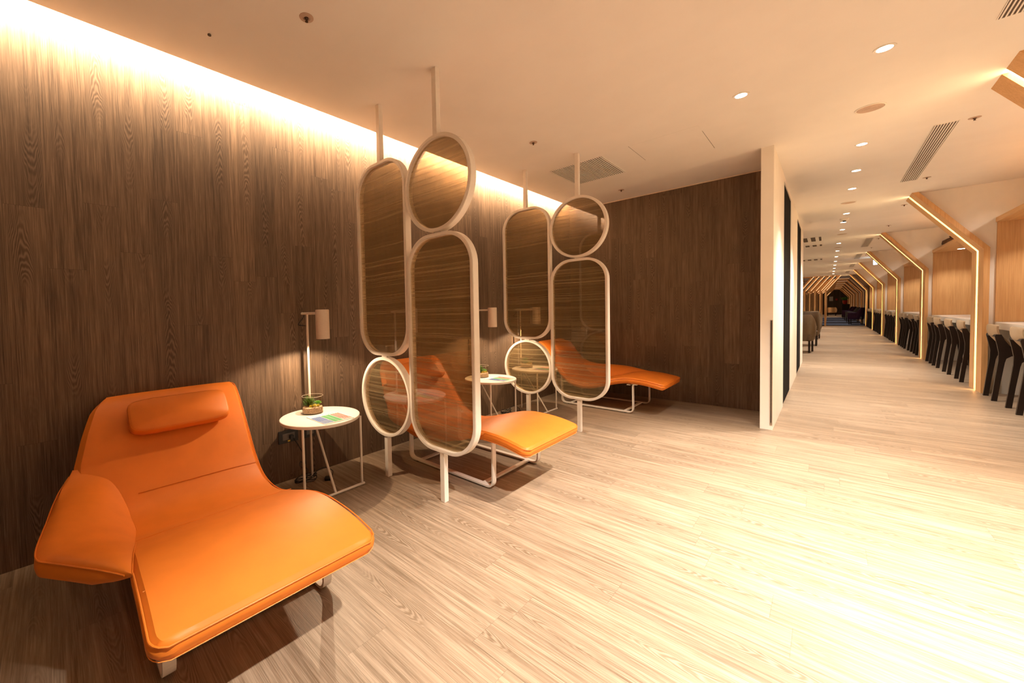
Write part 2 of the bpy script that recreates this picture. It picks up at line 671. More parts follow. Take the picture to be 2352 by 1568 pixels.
# cove above the ceiling edge
bm = bmesh.new()
box(bm, WX - 0.12, EX + 0.55, -4.5, 6.0, CZ + 0.42, CZ + 0.47)
box(bm, EX + 0.45, EX + 0.55, -4.5, 6.0, CZ + 0.04, CZ + 0.42)
struct('cove_1', bm, ceil_paint)
struct('wall_rear', B(-4.5, 4.5, -4.6, -4.5, 0, CZ), back_wood)
struct('wall_rear_return', B(-4.5, WX - 0.12, 5.87, 6.0, 0, CZ), paint)
# white wall beside the corridor, with two tall dark openings
bm = bmesh.new()
XA, XB = -0.479, -0.381
segs = [(5.06, 6.33), (7.55, 9.24), (10.55, 11.53)]
for (a, b) in segs:
    box(bm, XA, XB, a, b, 0, CZ)
for (a, b) in ((6.33, 7.55), (9.24, 10.55)):
    box(bm, XA, XA + 0.02, a, b, 0, CZ)
    box(bm, XA, XB, a, b, 2.74, CZ)
bmesh.ops.remove_doubles(bm, verts=bm.verts[:], dist=0.0001)
struct('wall_corridor', bm, paint)
for i, (a, b) in enumerate(((6.33, 7.55), (9.24, 10.55))):
    struct('door_%d' % (i + 1), B(XA + 0.021, XB - 0.004, a + 0.012, b - 0.012, 0.02, 2.72), black_recess, label='tall black recessed door in the white corridor wall')
# slim vertical recess profile on the end face of the white wall
t = thing('wall_profile', 'tall narrow metal channel on the end of the white wall', 'metal profile', (0, 0, 0))
obj('channel', B(-0.402, -0.383, 5.052, 5.059, 0.055, 1.10), steel, t)
obj('slot', B(-0.396, -0.390, 5.049, 5.0515, 0.075, 1.095), black, t)
# far spaces
struct('wall_left.001', B(-4.6, -4.5, -4.5, 64, 0, CZ), paint)
struct('wall_end', B(-4.5, 4.5, 63, 63.2, 0, CZ), back_wood)
struct('wall_right', B(3.0, 3.1, -4.5, 64, 0, CZ), paint)
struct('floor.001', B(-4.4, 1.55, 31.1, 49.8, -0.001, 0.0015), carpet_m, label='navy blue striped carpet inlay far down the corridor')

# light dividing walls behind every arch
OUT = [(1.512, 0), (1.512, 1.947), (0.905, CZ), (3.0, CZ), (3.0, 0)]
for k in range(0, 6):
    yc = Y0 + PITCH * k
    struct('wall_right.%03d' % (k + 1), prism(bmesh.new(), OUT, 'y', yc - 0.2, yc + 0.2), paint)
# beyond the last bay the side wall runs along the slope
bm = prism(bmesh.new(), [(1.55, 0), (1.55, 1.96), (0.95, CZ), (3.0, CZ), (3.0, 0)], 'y', 31.6, 62.9)
struct('wall_right.007', bm, simple('grey_paint', (0.30, 0.24, 0.19), 0.8, noise=0.02, nscale=5))

# ------------------------------------------------------------------ arches
ORD = ['first', 'second', 'third', 'fourth', 'fifth', 'sixth', 'seventh', 'eighth', 'ninth', 'tenth', 'eleventh', 'twelfth',
       'thirteenth', 'fourteenth', 'fifteenth', 'sixteenth']


def arch_poly(inn, th):
    """closed outline of the bent beam in XZ; inn = inner offset from the corridor face."""
    a = 1.46 + inn
    dx, dz = -0.62, 0.88
    L = math.hypot(dx, dz)
    nx, nz = 0.88 / L, 0.62 / L
    def line(off):
        # sloped line offset outward; returns knee z at x = 1.46+off and x at ceiling
        px, pz = 1.46 + nx * off, 1.93 + nz * off
        x = 1.46 + off
        tk = (x - px) / dx
        zk = pz + dz * tk
        tc = (CZ - pz) / dz
        return (x, zk), (px + dx * tc, CZ)
    k1, c1 = line(inn)
    k2, c2 = line(inn + th)
    return [(k1[0], 0), k1, c1, c2, k2, (k2[0], 0)]


def make_arch(far=False):
    t = thing('light_arch', '', 'arch', (0, 0, 0))
    for (a, b) in ((-0.305, -0.047), (0.047, 0.305)):
        obj('board', prism(bmesh.new(), arch_poly(0, 0.05), 'y', a, b), oak, t)
    obj('back_strip', prism(bmesh.new(), arch_poly(0.040, 0.010), 'y', -0.047, 0.047), oak, t)
    obj('light_strip', prism(bmesh.new(), arch_poly(0.022, 0.016), 'y', -0.040, 0.040), led, t)
    return t


ar = make_arch()
for k in range(0, 7):
    yc = Y0 + PITCH * k
    o = ar if k == 0 else dup(ar, (0, yc, 0))
    o.location = (0, yc, 0)
    o['label'] = ('bent oak arch with light strip, cut off at the upper right corner' if k == 0 else
                  'bent oak arch with a glowing light strip, %s full one down the corridor' % ORD[k - 1])
    o['group'] = 'light arches along the corridor'
# full portals far down the corridor
def portal(y, idx):
    t = thing('wooden_portal', 'full oak portal with glowing edges across the blue carpet, %s one back' % ORD[idx], 'arch', (0, y, 0),
              group='portals over the carpet')
    pr = [(1.46, 0), (1.46, 1.93), (0.84, 2.72), (0.46, 2.72), (-0.06, 2.0), (-0.06, 0)]
    pts = [p for p in pr]
    th = 0.06
    outp = [(1.52, 0), (1.52, 1.96), (0.87, 2.79), (0.43, 2.79), (-0.12, 2.03), (-0.12, 0)]
    for (a, b) in ((-0.30, -0.06), (0.06, 0.30)):
        bm = bmesh.new()
        prism(bm, pts + outp[::-1], 'y', a, b)
        obj('beam', bm, oak, t)
    inn = [(1.475, 0), (1.475, 1.94), (0.85, 2.74), (0.45, 2.74), (-0.075, 2.01), (-0.075, 0)]
    ou2 = [(1.50, 0), (1.50, 1.95), (0.86, 2.77), (0.44, 2.77), (-0.10, 2.02), (-0.10, 0)]
    obj('light_strip', prism(bmesh.new(), inn + ou2[::-1], 'y', -0.05, 0.05), led_far, t)
    return t


for i, y in enumerate((35.8, 40.2, 44.6, 49.0, 53.5, 58.0)):
    portal(y, i)
# slatted half frames left of the carpet
def half_frame(x, y, label):
    t = thing('slat_frame', label, 'frame', (x, y, 0), group='slanted oak frames left of the carpet')
    bm = prism(bmesh.new(), [(0, 0), (0, 2.0), (0.54, 2.80), (0.46, 2.80), (-0.07, 2.03), (-0.07, 0)], 'y', -0.30, 0.30)
    obj('post', bm, oak, t)
    obj('light_strip', prism(bmesh.new(), [(0.005, 2.0), (0.545, 2.80), (0.575, 2.80), (0.02, 1.985)], 'y', -0.34, -0.31), led_slat, t)
    return t


n = 0
for j, y in enumerate((31.3, 35.8, 40.2)):
    for i in range(6 if j == 0 else 5):
        half_frame(-0.06 - 0.215 * i - (0.215 if j else 0), y, 'slanted oak frame left of the carpet, row %s back, %s from its aisle end' % (ORD[j], ORD[i]))
for j, y in enumerate((31.3, 35.8, 40.2)):
    t = thing('ceiling_beam', 'oak ceiling beam with a light line, %s one above the slanted frames' % ORD[j], 'beam', (0, y, 0), group='ceiling beams over the frames')
    obj('beam', B(-2.6, 0.38, -0.30, -0.06, CZ - 0.05, CZ - 0.001), oak, t)
    obj('light_strip', B(-2.6, 0.38, -0.055, 0.05, CZ - 0.03, CZ - 0.001), led_far, t)

# ------------------------------------------------------------------ counter bays
FX = 1.57
for k in range(-1, 6):
    y0 = Y0 + PITCH * k + 0.2
    y1 = Y0 + PITCH * (k + 1) - 0.2
    if k == -1:
        continue
    nm = ORD[k]
    g = 'counter bays along the corridor'
    t = thing('wood_booth', 'oak lined booth with a projecting hood above the %s white counter' % nm, 'booth', (0, 0, 0), group='oak lined booths')
    obj('hood', B(1.565, 2.99, y0, y1, 2.28, 2.34), oak_y, t)
    obj('end_panel', B(1.575, 2.98, y1 - 0.02, y1, 0.96, 2.28), oak, t)
    obj('end_panel', B(1.575, 2.98, y0, y0 + 0.02, 0.96, 2.28), oak, t)
    obj('back_panel', B(2.955, 2.985, y0 + 0.02, y1 - 0.02, 0.96, 2.28), oak, t)
    dx = 1.863
    ys = [12.85 + PITCH * (k - 1)]
    bm = bmesh.new()
    cyl(bm, (dx, ys[0], 0), 0.045, 2.2765, 2.2795, 20)
    obj('soffit_light', bm, lens_soft, t)
    l = bpy.data.lights.new('booth_lamp', 'SPOT')
    l.energy = 34
    l.color = SOFT
    l.spot_size = 2.0
    l.spot_blend = 0.7
    l.shadow_soft_size = 0.04
    lo = bpy.data.objects.new('booth_lamp', l)
    COL.objects.link(lo)
    lo.location = (dx, ys[0], 2.27)
    lo2 = bpy.data.objects.new('booth_lamp', l)
    COL.objects.link(lo2)
    lo2.location = (dx, ys[0] - 2.2, 2.27)
    spot('booth_fill_spot', (2.1, (y0 + y1) / 2, CZ - 0.015), 110.0, SOFT, 2.9, 0.3, 0.08)  # unseen fill added above the hood to brighten the white bay walls
    spot('booth_fill_spot', (2.1, (y0 + y1) / 2 - 1.6, CZ - 0.015), 60.0, SOFT, 2.9, 0.3, 0.08)
    t = thing('bar_counter', 'long white counter in the %s oak booth, stools pushed against it' % nm, 'counter', (0, 0, 0), group='white counters')
    obj('worktop', B(FX, 2.95, y0 + 0.022, y1 - 0.022, 0.865, 0.957, bev=0.006), white_top, t)
    obj('modesty_panel', B(2.05, 2.09, y0 + 0.0, y1 - 0.0, 0.0, 0.86), grey_panel, t)
    obj('rail', B(1.72, 2.05, y0 + 0.01, y1 - 0.01, 0.74, 0.86), grey_panel, t)

# a clay jar on the second hood
bm = lathe(bmesh.new(), [(0.05, 0), (0.11, 0.03), (0.15, 0.09), (0.14, 0.15), (0.08, 0.19), (0.045, 0.205), (0.05, 0.225), (0.06, 0.235)], (1.80, 13.1, 2.34), 32)
o = obj('clay_jar', bm, clay, None, True)
tag(o, 'round brown clay jar standing on the hood of the second booth', 'jar')


# ------------------------------------------------------------------ bar stools
def make_stool():
    t = thing('bar_stool', '', 'bar stool')
    # seat shell: swept side profile with rounded plan, x towards the counter, origin at rear leg foot line
    prof = catmull([(0.015, 0.945), (0.008, 0.90), (0.018, 0.83), (0.068, 0.745), (0.12, 0.675), (0.18, 0.645), (0.30, 0.640), (0.42, 0.655)], 5)
    bm = bmesh.new()
    rings = []
    N = len(prof)
    for i, p in enumerate(prof):
        t2 = prof[min(i + 1, N - 1)] - prof[max(i - 1, 0)]
        t2.normalize()
        nrm = Vector((-t2.y, t2.x))  # towards the sitter / up
        if nrm.x < 0 and nrm.y < 0:
            nrm = -nrm
        s = i / (N - 1)
        hw = 0.21 * (1 - 0.10 * (1 - s)) - 0.03 * max(0, (s - 0.9) / 0.1) - (0.03 * max(0, (0.05 - s) / 0.05))
        th = 0.046
        if i == 0 or i == N - 1:
            th = 0.016
        cur = 0.02
        ring = []
        K = 12
        for j in range(K + 1):
            v = -1 + 2 * j / K
            off = cur * abs(v) ** 2.5
            e = th * (0.35 + 0.65 * (1 - abs(v) ** 8))
            q = p + nrm * (off + e / 2)
            ring.append(bm.verts.new((q.x, v * hw, q.y)))
        for j in range(K, -1, -1):
            v = -1 + 2 * j / K
            off = cur * abs(v) ** 2.5
            e = th * (0.35 + 0.65 * (1 - abs(v) ** 8))
            q = p + nrm * (off - e / 2)
            ring.append(bm.verts.new((q.x, v * hw, q.y)))
        rings.append(ring)
    skin(bm, rings)
    bm.faces.new(rings[0][::-1])
    bm.faces.new(rings[-1])
    bmesh.ops.recalc_face_normals(bm, faces=bm.faces[:])
    obj('seat_shell', bm, beige, t, True)
    # side frames: curved rear leg running into an arm below the shell, and a front leg
    rear = [(-0.010, 0), (0.012, 0.25), (0.035, 0.50), (0.036, 0.60), (0.022, 0.70), (0.005, 0.80), (0.012, 0.825), (0.052, 0.825), (0.075, 0.76), (0.11, 0.69),
            (0.165, 0.628), (0.30, 0.612), (0.30, 0.575), (0.17, 0.575), (0.125, 0.562), (0.09, 0.53), (0.080, 0.48), (0.055, 0.25), (0.032, 0)]
    front = [(0.30, 0.614), (0.40, 0.630), (0.425, 0.60), (0.445, 0.30), (0.465, 0), (0.43, 0), (0.40, 0.30), (0.375, 0.53), (0.355, 0.565), (0.30, 0.575)]
    for s in (-1, 1):
        a, b = (s * 0.205 - 0.017, s * 0.205 + 0.017)
        obj('leg', prism(bmesh.new(), rear, 'y', a, b), dark_wood, t)
        obj('leg', prism(bmesh.new(), front, 'y', a, b), dark_wood, t)
    obj('back_rail', B(0.008, 0.045, -0.19, 0.19, 0.792, 0.822, bev=0.004), dark_wood, t)
    obj('footrest', B(0.425, 0.45, -0.19, 0.19, 0.24, 0.27, bev=0.004), dark_wood, t)
    return t


st = make_stool()
first = True
STO = {0: [(8.44, 'first'), (7.575, 'second')]}
for k in range(1, 6):
    STO[k] = [(y + PITCH * (k - 1), ORD[i]) for i, y in enumerate((12.745, 11.93, 10.965, 10.06))]
for k, lst in STO.items():
    for i, (y, nm) in enumerate(lst):
        lab = 'beige bar stool on dark legs at the %s counter, %s stool from its far end' % (ORD[k], nm)
        jx = random.uniform(-0.012, 0.012)
        rz = random.uniform(-0.03, 0.03)
        if first:
            st.location = (1.46 + jx, y, 0)
            st.rotation_euler = (0, 0, rz)
            st['label'] = lab
            st['group'] = 'bar stools along the counters'
            first = False
        else:
            dup(st, (1.46 + jx, y, 0), rz, lab, 'bar stools along the counters')


# ------------------------------------------------------------------ loungers
PROF = [(-2.905, 0.812), (-2.875, 0.815), (-2.83, 0.800), (-2.78, 0.763), (-2.69, 0.662), (-2.59, 0.533), (-2.49, 0.408), (-2.39, 0.330), (-2.27, 0.300), (-2.13, 0.308), (-1.95, 0.358),
        (-1.80, 0.402), (-1.67, 0.424), (-1.55, 0.424), (-1.445, 0.415), (-1.347, 0.398), (-1.255, 0.378)]
PROF = [(x + 2.89 + 0.02, z) for x, z in PROF]      # local x runs from the wall into the room
NEAR = [(0.05, 0.010), (0.13, -0.040), (0.22, -0.080), (0.32, -0.118), (0.41, -0.115), (0.52, -0.06), (0.70, -0.01), (1.0, 0.0), (1.29, -0.014), (1.60, -0.020), (1.66, -0.022)]
TH = 0.066


def surf_z(x):
    return lerp_tab(PROF, x)


def make_lounger(mirror, name_label, loc, side):
    sg = -1.0 if mirror else 1.0
    t = thing('lounge_chair', name_label, 'lounge chair', loc, group='orange loungers between the screens')

    def fin(name, bm, mat, parent, smooth=True):
        if mirror:
            for v in bm.verts:
                v.co.y = -v.co.y
            bmesh.ops.reverse_faces(bm, faces=bm.faces[:])
        return obj(name, bm, mat, parent, smooth)

    P = catmull(PROF, 5)
    N0 = len(P)
    arc = [0.0]
    for a, b in zip(P, P[1:]):
        arc.append(arc[-1] + (b - a).length)
    TOT = arc[-1]

    def at(s):
        s = max(0.0, min(TOT, s))
        for i in range(N0 - 1):
            if s <= arc[i + 1] + 1e-9:
                k = (s - arc[i]) / max(1e-9, arc[i + 1] - arc[i])
                return P[i].lerp(P[i + 1], k), (P[i + 1] - P[i]).normalized()
        return P[-1], (P[-1] - P[-2]).normalized()

    ss = [0, 0.002, 0.006, 0.012, 0.02, 0.03, 0.045, 0.06, 0.08]
    mid = [0.08 + (TOT - 0.16) * i / 60 for i in range(1, 60)]
    ss = ss + mid + [TOT - q for q in ss[::-1]]
    bm = bmesh.new()
    rings = []
    R = 0.058
    r = 0.024
    for s in ss:
        p, tg = at(s)
        nrm = Vector((-tg.y, tg.x))
        if nrm.y < 0:
            nrm = -nrm
        e = min(s, TOT - s)
        inset = R - math.sqrt(max(0.0, R * R - (R - e) ** 2)) if e < R else 0.0
        ths = 1.0
        if e < r:
            ths = math.sqrt(max(0.0, 1 - (1 - e / r) ** 2)) * 0.75 + 0.25 if e > 0 else 0.25
        th = TH * ths
        y0 = lerp_tab(NEAR, p.x) + inset
        y1 = (0.70 + 0.02 * min(1.0, max(0.0, (p.x - 0.9) / 0.6))) - inset
        c = p - nrm * (TH / 2)
        ring = []
        hw = (y1 - y0) / 2
        cy = (y0 + y1) / 2
        K = 18
        rr = min(0.024, th / 2)
        top, bot = [], []
        for j in range(K + 1):
            v = -1 + 2 * j / K
            v = math.copysign(abs(v) ** 0.55, v)
            yy = v * hw
            d = hw - abs(yy)
            q = th / 2
            if d < rr:
                q = th / 2 - rr + math.sqrt(max(0.0, rr * rr - (rr - d) ** 2))
            puff = 0.006 * (1 - abs(v) ** 4) if e > 0.02 else 0
            a1 = c + nrm * (q + puff)
            a2 = c - nrm * q
            top.append(bm.verts.new((a1.x, cy + yy, a1.y)))
            bot.append(bm.verts.new((a2.x, cy + yy, a2.y)))
        rings.append(top + bot[::-1])
    skin(bm, rings)
    bm.faces.new(rings[0][::-1])
    bm.faces.new(rings[-1])
    bmesh.ops.recalc_face_normals(bm, faces=bm.faces[:])
    seat = fin('cushion', bm, orange, t)

    # piping round the foot and along both long edges
    def edge_pts(yfun, s0, s1, n, dn=0.0):
        out = []
        for i in range(n + 1):
            s = s0 + (s1 - s0) * i / n
            p, tg = at(s)
            nrm = Vector((-tg.y, tg.x))
            if nrm.y < 0:
                nrm = -nrm
            q = p - nrm * dn
            out.append((q.x, yfun(s, p.x), q.y))
        return out

    def yn(s, x):
        e = min(s, TOT - s)
        ins = R - math.sqrt(max(0.0, R * R - (R - e) ** 2)) if e < R else 0
        return lerp_tab(NEAR, x) + ins + 0.006

    def yf(s, x):
        e = min(s, TOT - s)
        ins = R - math.sqrt(max(0.0, R * R - (R - e) ** 2)) if e < R else 0
        return 0.70 + 0.02 * min(1.0, max(0.0, (x - 0.9) / 0.6)) - ins - 0.006

    sN = 0.0
    for i in range(N0):
        if P[i].x < 1.30:
            sN = arc[i]
    path = edge_pts(yn, sN, TOT - 0.003, 30, 0.007) + edge_pts(yf, TOT - 0.003, 0.01, 70, 0.007)
    fin('piping', tube(bmesh.new(), path, 0.0028, 6), orange, seat)
    low = edge_pts(lambda s, x: yn(s, x) - 0.003, sN, TOT - 0.001, 30, TH - 0.014) + edge_pts(lambda s, x: yf(s, x) + 0.003, TOT - 0.001, sN, 30, TH - 0.014)
    fin('stitching', tube(bmesh.new(), low, 0.0014, 5), orange_seam, seat)
    # seams running across the cushion
    for sx in (0.46, 0.90, 1.42):
        y_a = {0.46: 0.11, 0.90: 0.045, 1.42: 0.0}[sx]
        pts = []
        for i in range(25):
            y = y_a + (0.695 - y_a) * i / 24
            v = (y - 0.35) / 0.35
            z = surf_z(sx) + 0.006 * (1 - min(1, abs(v)) ** 4) - 0.0006
            pts.append((sx, y, z))
        fin('seam', tube(bmesh.new(), pts, 0.0016, 5), orange_seam if sx > 1 else orange, seat)

    # armrest wing flaring out beside the seat
    def S3(x, y, dz=0.0):
        return Vector((x, y, surf_z(x) + dz))
    inner = [Vector((0.31, -0.118, 0.525)), Vector((0.325, -0.066, 0.520)), Vector((0.345, -0.015, 0.490)), Vector((0.375, 0.020, 0.455)), Vector((0.415, 0.048, 0.405)),
             Vector((0.475, 0.066, 0.350)), Vector((0.57, 0.073, 0.308)), Vector((0.68, 0.072, 0.300)), Vector((0.79, 0.064, 0.305)),
             Vector((0.94, 0.040, 0.352)), Vector((1.09, 0.018, 0.398)), Vector((1.20, 0.002, 0.414)), Vector((1.295, -0.010, 0.420))]
    outer = [Vector((0.31, -0.120, 0.527)), Vector((0.39, -0.165, 0.478)), Vector((0.47, -0.185, 0.458)), Vector((0.56, -0.198, 0.450)), Vector((0.66, -0.208, 0.448)), Vector((0.76, -0.220, 0.447)),
             Vector((0.86, -0.232, 0.444)), Vector((0.93, -0.236, 0.440)), Vector((0.975, -0.228, 0.436)), Vector((1.01, -0.205, 0.434)),
             Vector((1.09, -0.145, 0.430)), Vector((1.19, -0.075, 0.426)), Vector((1.295, -0.010, 0.421))]
    I = catmull(inner, 4)
    O = catmull(outer, 4)
    bm = bmesh.new()
    rows = []
    NI = len(I)
    for i in range(NI):
        a, b = I[i], O[i]
        L = (b - a).length
        row = []
        K = 12
        fade = min(1.0, L / 0.12)
        tt = 0.060 * (0.15 + 0.85 * fade)
        er = min(0.020, L * 0.4)
        for j in range(K + 1):
            u = j / K
            q = a.lerp(b, u)
            zz = a.z + (b.z - a.z) * (1 - (1 - u) ** 2.2)
            zz += 0.010 * math.sin(PI * u) * fade
            if L > 0.01:
                d = (1 - u) * L
                if d < er:
                    zz -= er * 0.6 * (1 - math.sqrt(max(0, 1 - (1 - d / er) ** 2)))
            row.append(bm.verts.new((q.x, q.y, zz)))
        zt = row[-1].co.z
        dirn = (b - a)
        dirn.z = 0
        if dirn.length > 1e-4:
            dirn.normalize()
        for (o, dz) in ((0.006 * fade, 0.25), (0.008 * fade, 0.55), (0.004 * fade, 0.85), (-0.008 * fade, 1.0)):
            q = b + dirn * o
            row.append(bm.verts.new((q.x, q.y, zt - tt * dz)))
        q = a.lerp(b, 0.5)
        row.append(bm.verts.new((q.x, q.y, min(zt - tt, (a.z + b.z) / 2 - 0.045 * fade - 0.005))))
        row.append(bm.verts.new((a.x, a.y, a.z - 0.05 * fade - 0.004)))
        rows.append(row)
    skin(bm, rows, True)
    bmesh.ops.recalc_face_normals(bm, faces=bm.faces[:])
    wing = fin('armrest', bm, orange, t)
    pp = [(q.x, q.y - 0.002, q.z - 0.010) for q in O[1:-1]]
    fin('piping', tube(bmesh.new(), pp, 0.0028, 6), orange, wing)
    fin('seam', tube(bmesh.new(), [(q.x, q.y, q.z + 0.002) for q in I[2:]], 0.0022, 6), orange, wing)

    # head pillow
    cx, cz = 0.222, 0.694
    ca = math.atan2(0.167, 0.137)
    ux, uz = math.cos(ca), -math.sin(ca)       # down the slope
    nx, nz = math.sin(ca), math.cos(ca)        # away from the backrest
    bm = bmesh.new()
    A, Bh, H = 0.103, 0.245, 0.034
    rings = []
    n1 = 40
    for lv in range(9):
        ph = -PI / 2 + PI * lv / 8
        k = math.copysign(abs(math.cos(ph)) ** 0.45, 1)
        hh = math.copysign(abs(math.sin(ph)) ** 0.8, math.sin(ph)) * H
        ring = []
        for i in range(n1):
            a = 2 * PI * i / n1
            ca_, sa_ = math.cos(a), math.sin(a)
            px = math.copysign(abs(ca_) ** 0.35, ca_) * (A - 0.02 * (1 - k) - 0.0)
            py = math.copysign(abs(sa_) ** 0.35, sa_) * (Bh - 0.02 * (1 - k))
            px *= (0.80 + 0.20 * k) if k > 0.05 else 0.0
            py *= (0.90 + 0.10 * k) if k > 0.05 else 0.0
            hpuff = hh
            ring.append(bm.verts.new((cx + ux * px + nx * (hpuff + 0.034), 0.348 + py, cz + uz * px + nz * (hpuff + 0.034))))
        rings.append(ring)
    skin(bm, rings)
    bmesh.ops.remove_doubles(bm, verts=bm.verts[:], dist=0.0005)
    bmesh.ops.recalc_face_normals(bm, faces=bm.faces[:])
    pil = fin('head_pillow', bm, orange, t)
    pts = []
    for i in range(48):
        a = 2 * PI * i / 48
        px = math.copysign(abs(math.cos(a)) ** 0.35, math.cos(a)) * (A - 0.006)
        py = math.copysign(abs(math.sin(a)) ** 0.35, math.sin(a)) * (Bh - 0.006)
        h = 0.024 + 0.034
        pts.append((cx + ux * px + nx * h, 0.348 + py, cz + uz * px + nz * h))
    fin('piping', tube(bmesh.new(), pts, 0.0022, 6, closed=True), orange, pil)

    # white flat-bar sled frame
    z0 = 0.016
    xr, xf = 0.385, 1.305
    path = round_path([(xr, 0.375), (xr, z0), (xf, z0), (xf, 0.352), (xf + 0.05, 0.352)], 0.055, 8)
    for y in (0.075, 0.670):
        bm = bmesh.new()
        ribbon(bm, path, 0.020, 0.012)
        for v in bm.verts:
            v.co.y += y
        lp = fin('leg_frame', bm, white_metal, t, False)
        lp['label'] = 'white flat steel sled leg'
        bm = bmesh.new()
        for px in (xr + 0.09, xf - 0.09):
            box(bm, px - 0.012, px + 0.012, y - 0.012, y + 0.012, 0, 0.010)
        fin('glide', bm, black, t, False)
    for x in (xr + 0.12, xf - 0.10):
        fin('cross_bar', B(x - 0.016, x + 0.016, 0.095, 0.650, 0.012, 0.024), white_metal, t, False)
    for x, z in ((xr + 0.04, 0.300), (xf - 0.05, 0.346)):
        fin('support_bar', B(x - 0.02, x + 0.02, 0.06, 0.685, z - 0.008, z), white_metal, t, False)
    return t


make_lounger(False, 'orange leather lounger with side wing, nearest the viewer and uncovered by any screen', (WX, 0.165, 0), 1)
make_lounger(False, 'orange leather lounger behind the nearer pair of glass screens, middle of three', (WX, 2.08, 0), 1).scale.x = 0.955
make_lounger(True, 'orange leather lounger against the dark back wall, behind the farther glass screens', (WX, 5.51, 0), 1).scale.x = 0.975


# ------------------------------------------------------------------ glass screens
def stadium(xc, z0, z1, hw, rc, n=14):
    pts = []
    for (cx, cz, a0) in ((xc + hw - rc, z1 - rc, 0), (xc - hw + rc, z1 - rc, PI / 2), (xc - hw + rc, z0 + rc, PI), (xc + hw - rc, z0 + rc, 1.5 * PI)):
        for i in range(n + 1):
            a = a0 + PI / 2 * i / n
            pts.append((cx + rc * math.cos(a), cz + rc * math.sin(a)))
    out = []
    for p in pts:
        if not out or math.hypot(p[0] - out[-1][0], p[1] - out[-1][1]) > 1e-4:
            out.append(p)
    if math.hypot(out[0][0] - out[-1][0], out[0][1] - out[-1][1]) < 1e-4:
        out.pop()
    return out


def ring_frame(bm, o, i, y0, y1):
    n = len(o)
    A = [bm.verts.new((p[0], y0, p[1])) for p in o]
    Bv = [bm.verts.new((p[0], y1, p[1])) for p in o]
    C = [bm.verts.new((p[0], y1, p[1])) for p in i]
    D = [bm.verts.new((p[0], y0, p[1])) for p in i]
    for k in range(n):
        j = (k + 1) % n
        for a, b in ((A, Bv), (Bv, C), (C, D), (D, A)):
            bm.faces.new((a[k], a[j], b[j], b[k]))
    bmesh.ops.recalc_face_normals(bm, faces=bm.faces[:])
    es = [e for e in bm.edges if e.is_valid and abs(e.verts[0].co.y - e.verts[1].co.y) < 1e-6]
    sharp = [e for e in es if len(e.link_faces) == 2 and e.calc_face_angle(0) > 1.2]
    bmesh.ops.bevel(bm, geom=sharp, offset=0.003, segments=2, affect='EDGES')
    return bm


def make_screen(label, y):
    t = thing('glass_screen', label, 'screen', (0, y, 0), group='hanging oval glass screens')
    D = 0.055
    fw = 0.024
    H = 0.301
    xa, xb = -2.387, -1.785
    shapes = [(xa, 0.932, 2.388, H, 0.225, 'tall'), (xa, 0.312, 0.922, H, 0.3009, 'round'),
              (xb, 1.772, 2.388, H, 0.3009, 'round'), (xb, 0.330, 1.764, H, 0.225, 'tall')]
    for (xc, z0, z1, hw, rc, kind) in shapes:
        if kind == 'round':
            cz = (z0 + z1) / 2
            rr = (z1 - z0) / 2
            o = [(xc + hw * math.cos(2 * PI * i / 72), cz + rr * math.sin(2 * PI * i / 72)) for i in range(72)]
            inn = [(xc + (hw - fw) * math.cos(2 * PI * i / 72), cz + (rr - fw) * math.sin(2 * PI * i / 72)) for i in range(72)]
            ing = [(xc + (hw - fw * .6) * math.cos(2 * PI * i / 72), cz + (rr - fw * .6) * math.sin(2 * PI * i / 72)) for i in range(72)]
        else:
            o = stadium(xc, z0, z1, hw, rc)
            inn = stadium(xc, z0 + fw, z1 - fw, hw - fw, rc - fw)
            ing = stadium(xc, z0 + fw * .6, z1 - fw * .6, hw - fw * .6, rc - fw * .6)
        fr = obj('frame', ring_frame(bmesh.new(), o, inn, 0, D), white_metal, t, True)
        bm = prism(bmesh.new(), ing, 'y', D * 0.36, D * 0.36 + 0.010)
        obj('glass_pane', bm, screen_glass, fr)
    for (x, zt, zb) in ((xa, 2.386, 0.314), (xb, 2.386, 0.332)):
        obj('post', B(x - 0.019, x + 0.019, 0.008, 0.046, zt, CZ, bev=0.002), white_metal, t)
        obj('leg', B(x - 0.019, x + 0.019, 0.008, 0.046, 0, zb, bev=0.002), white_metal, t)
    # flat joints where the rings meet
    obj('joint', B(xa - 0.03, xa + 0.03, 0.012, 0.043, 0.918, 0.936), white_metal, t)
    obj('joint', B(xb - 0.03, xb + 0.03, 0.012, 0.043, 1.760, 1.776), white_metal, t)
    return t


make_screen('white framed round and oval smoked glass screen beside the nearest lounger', 1.776)
make_screen('white framed round and oval smoked glass screen, the farther one before the last lounger', 3.768)


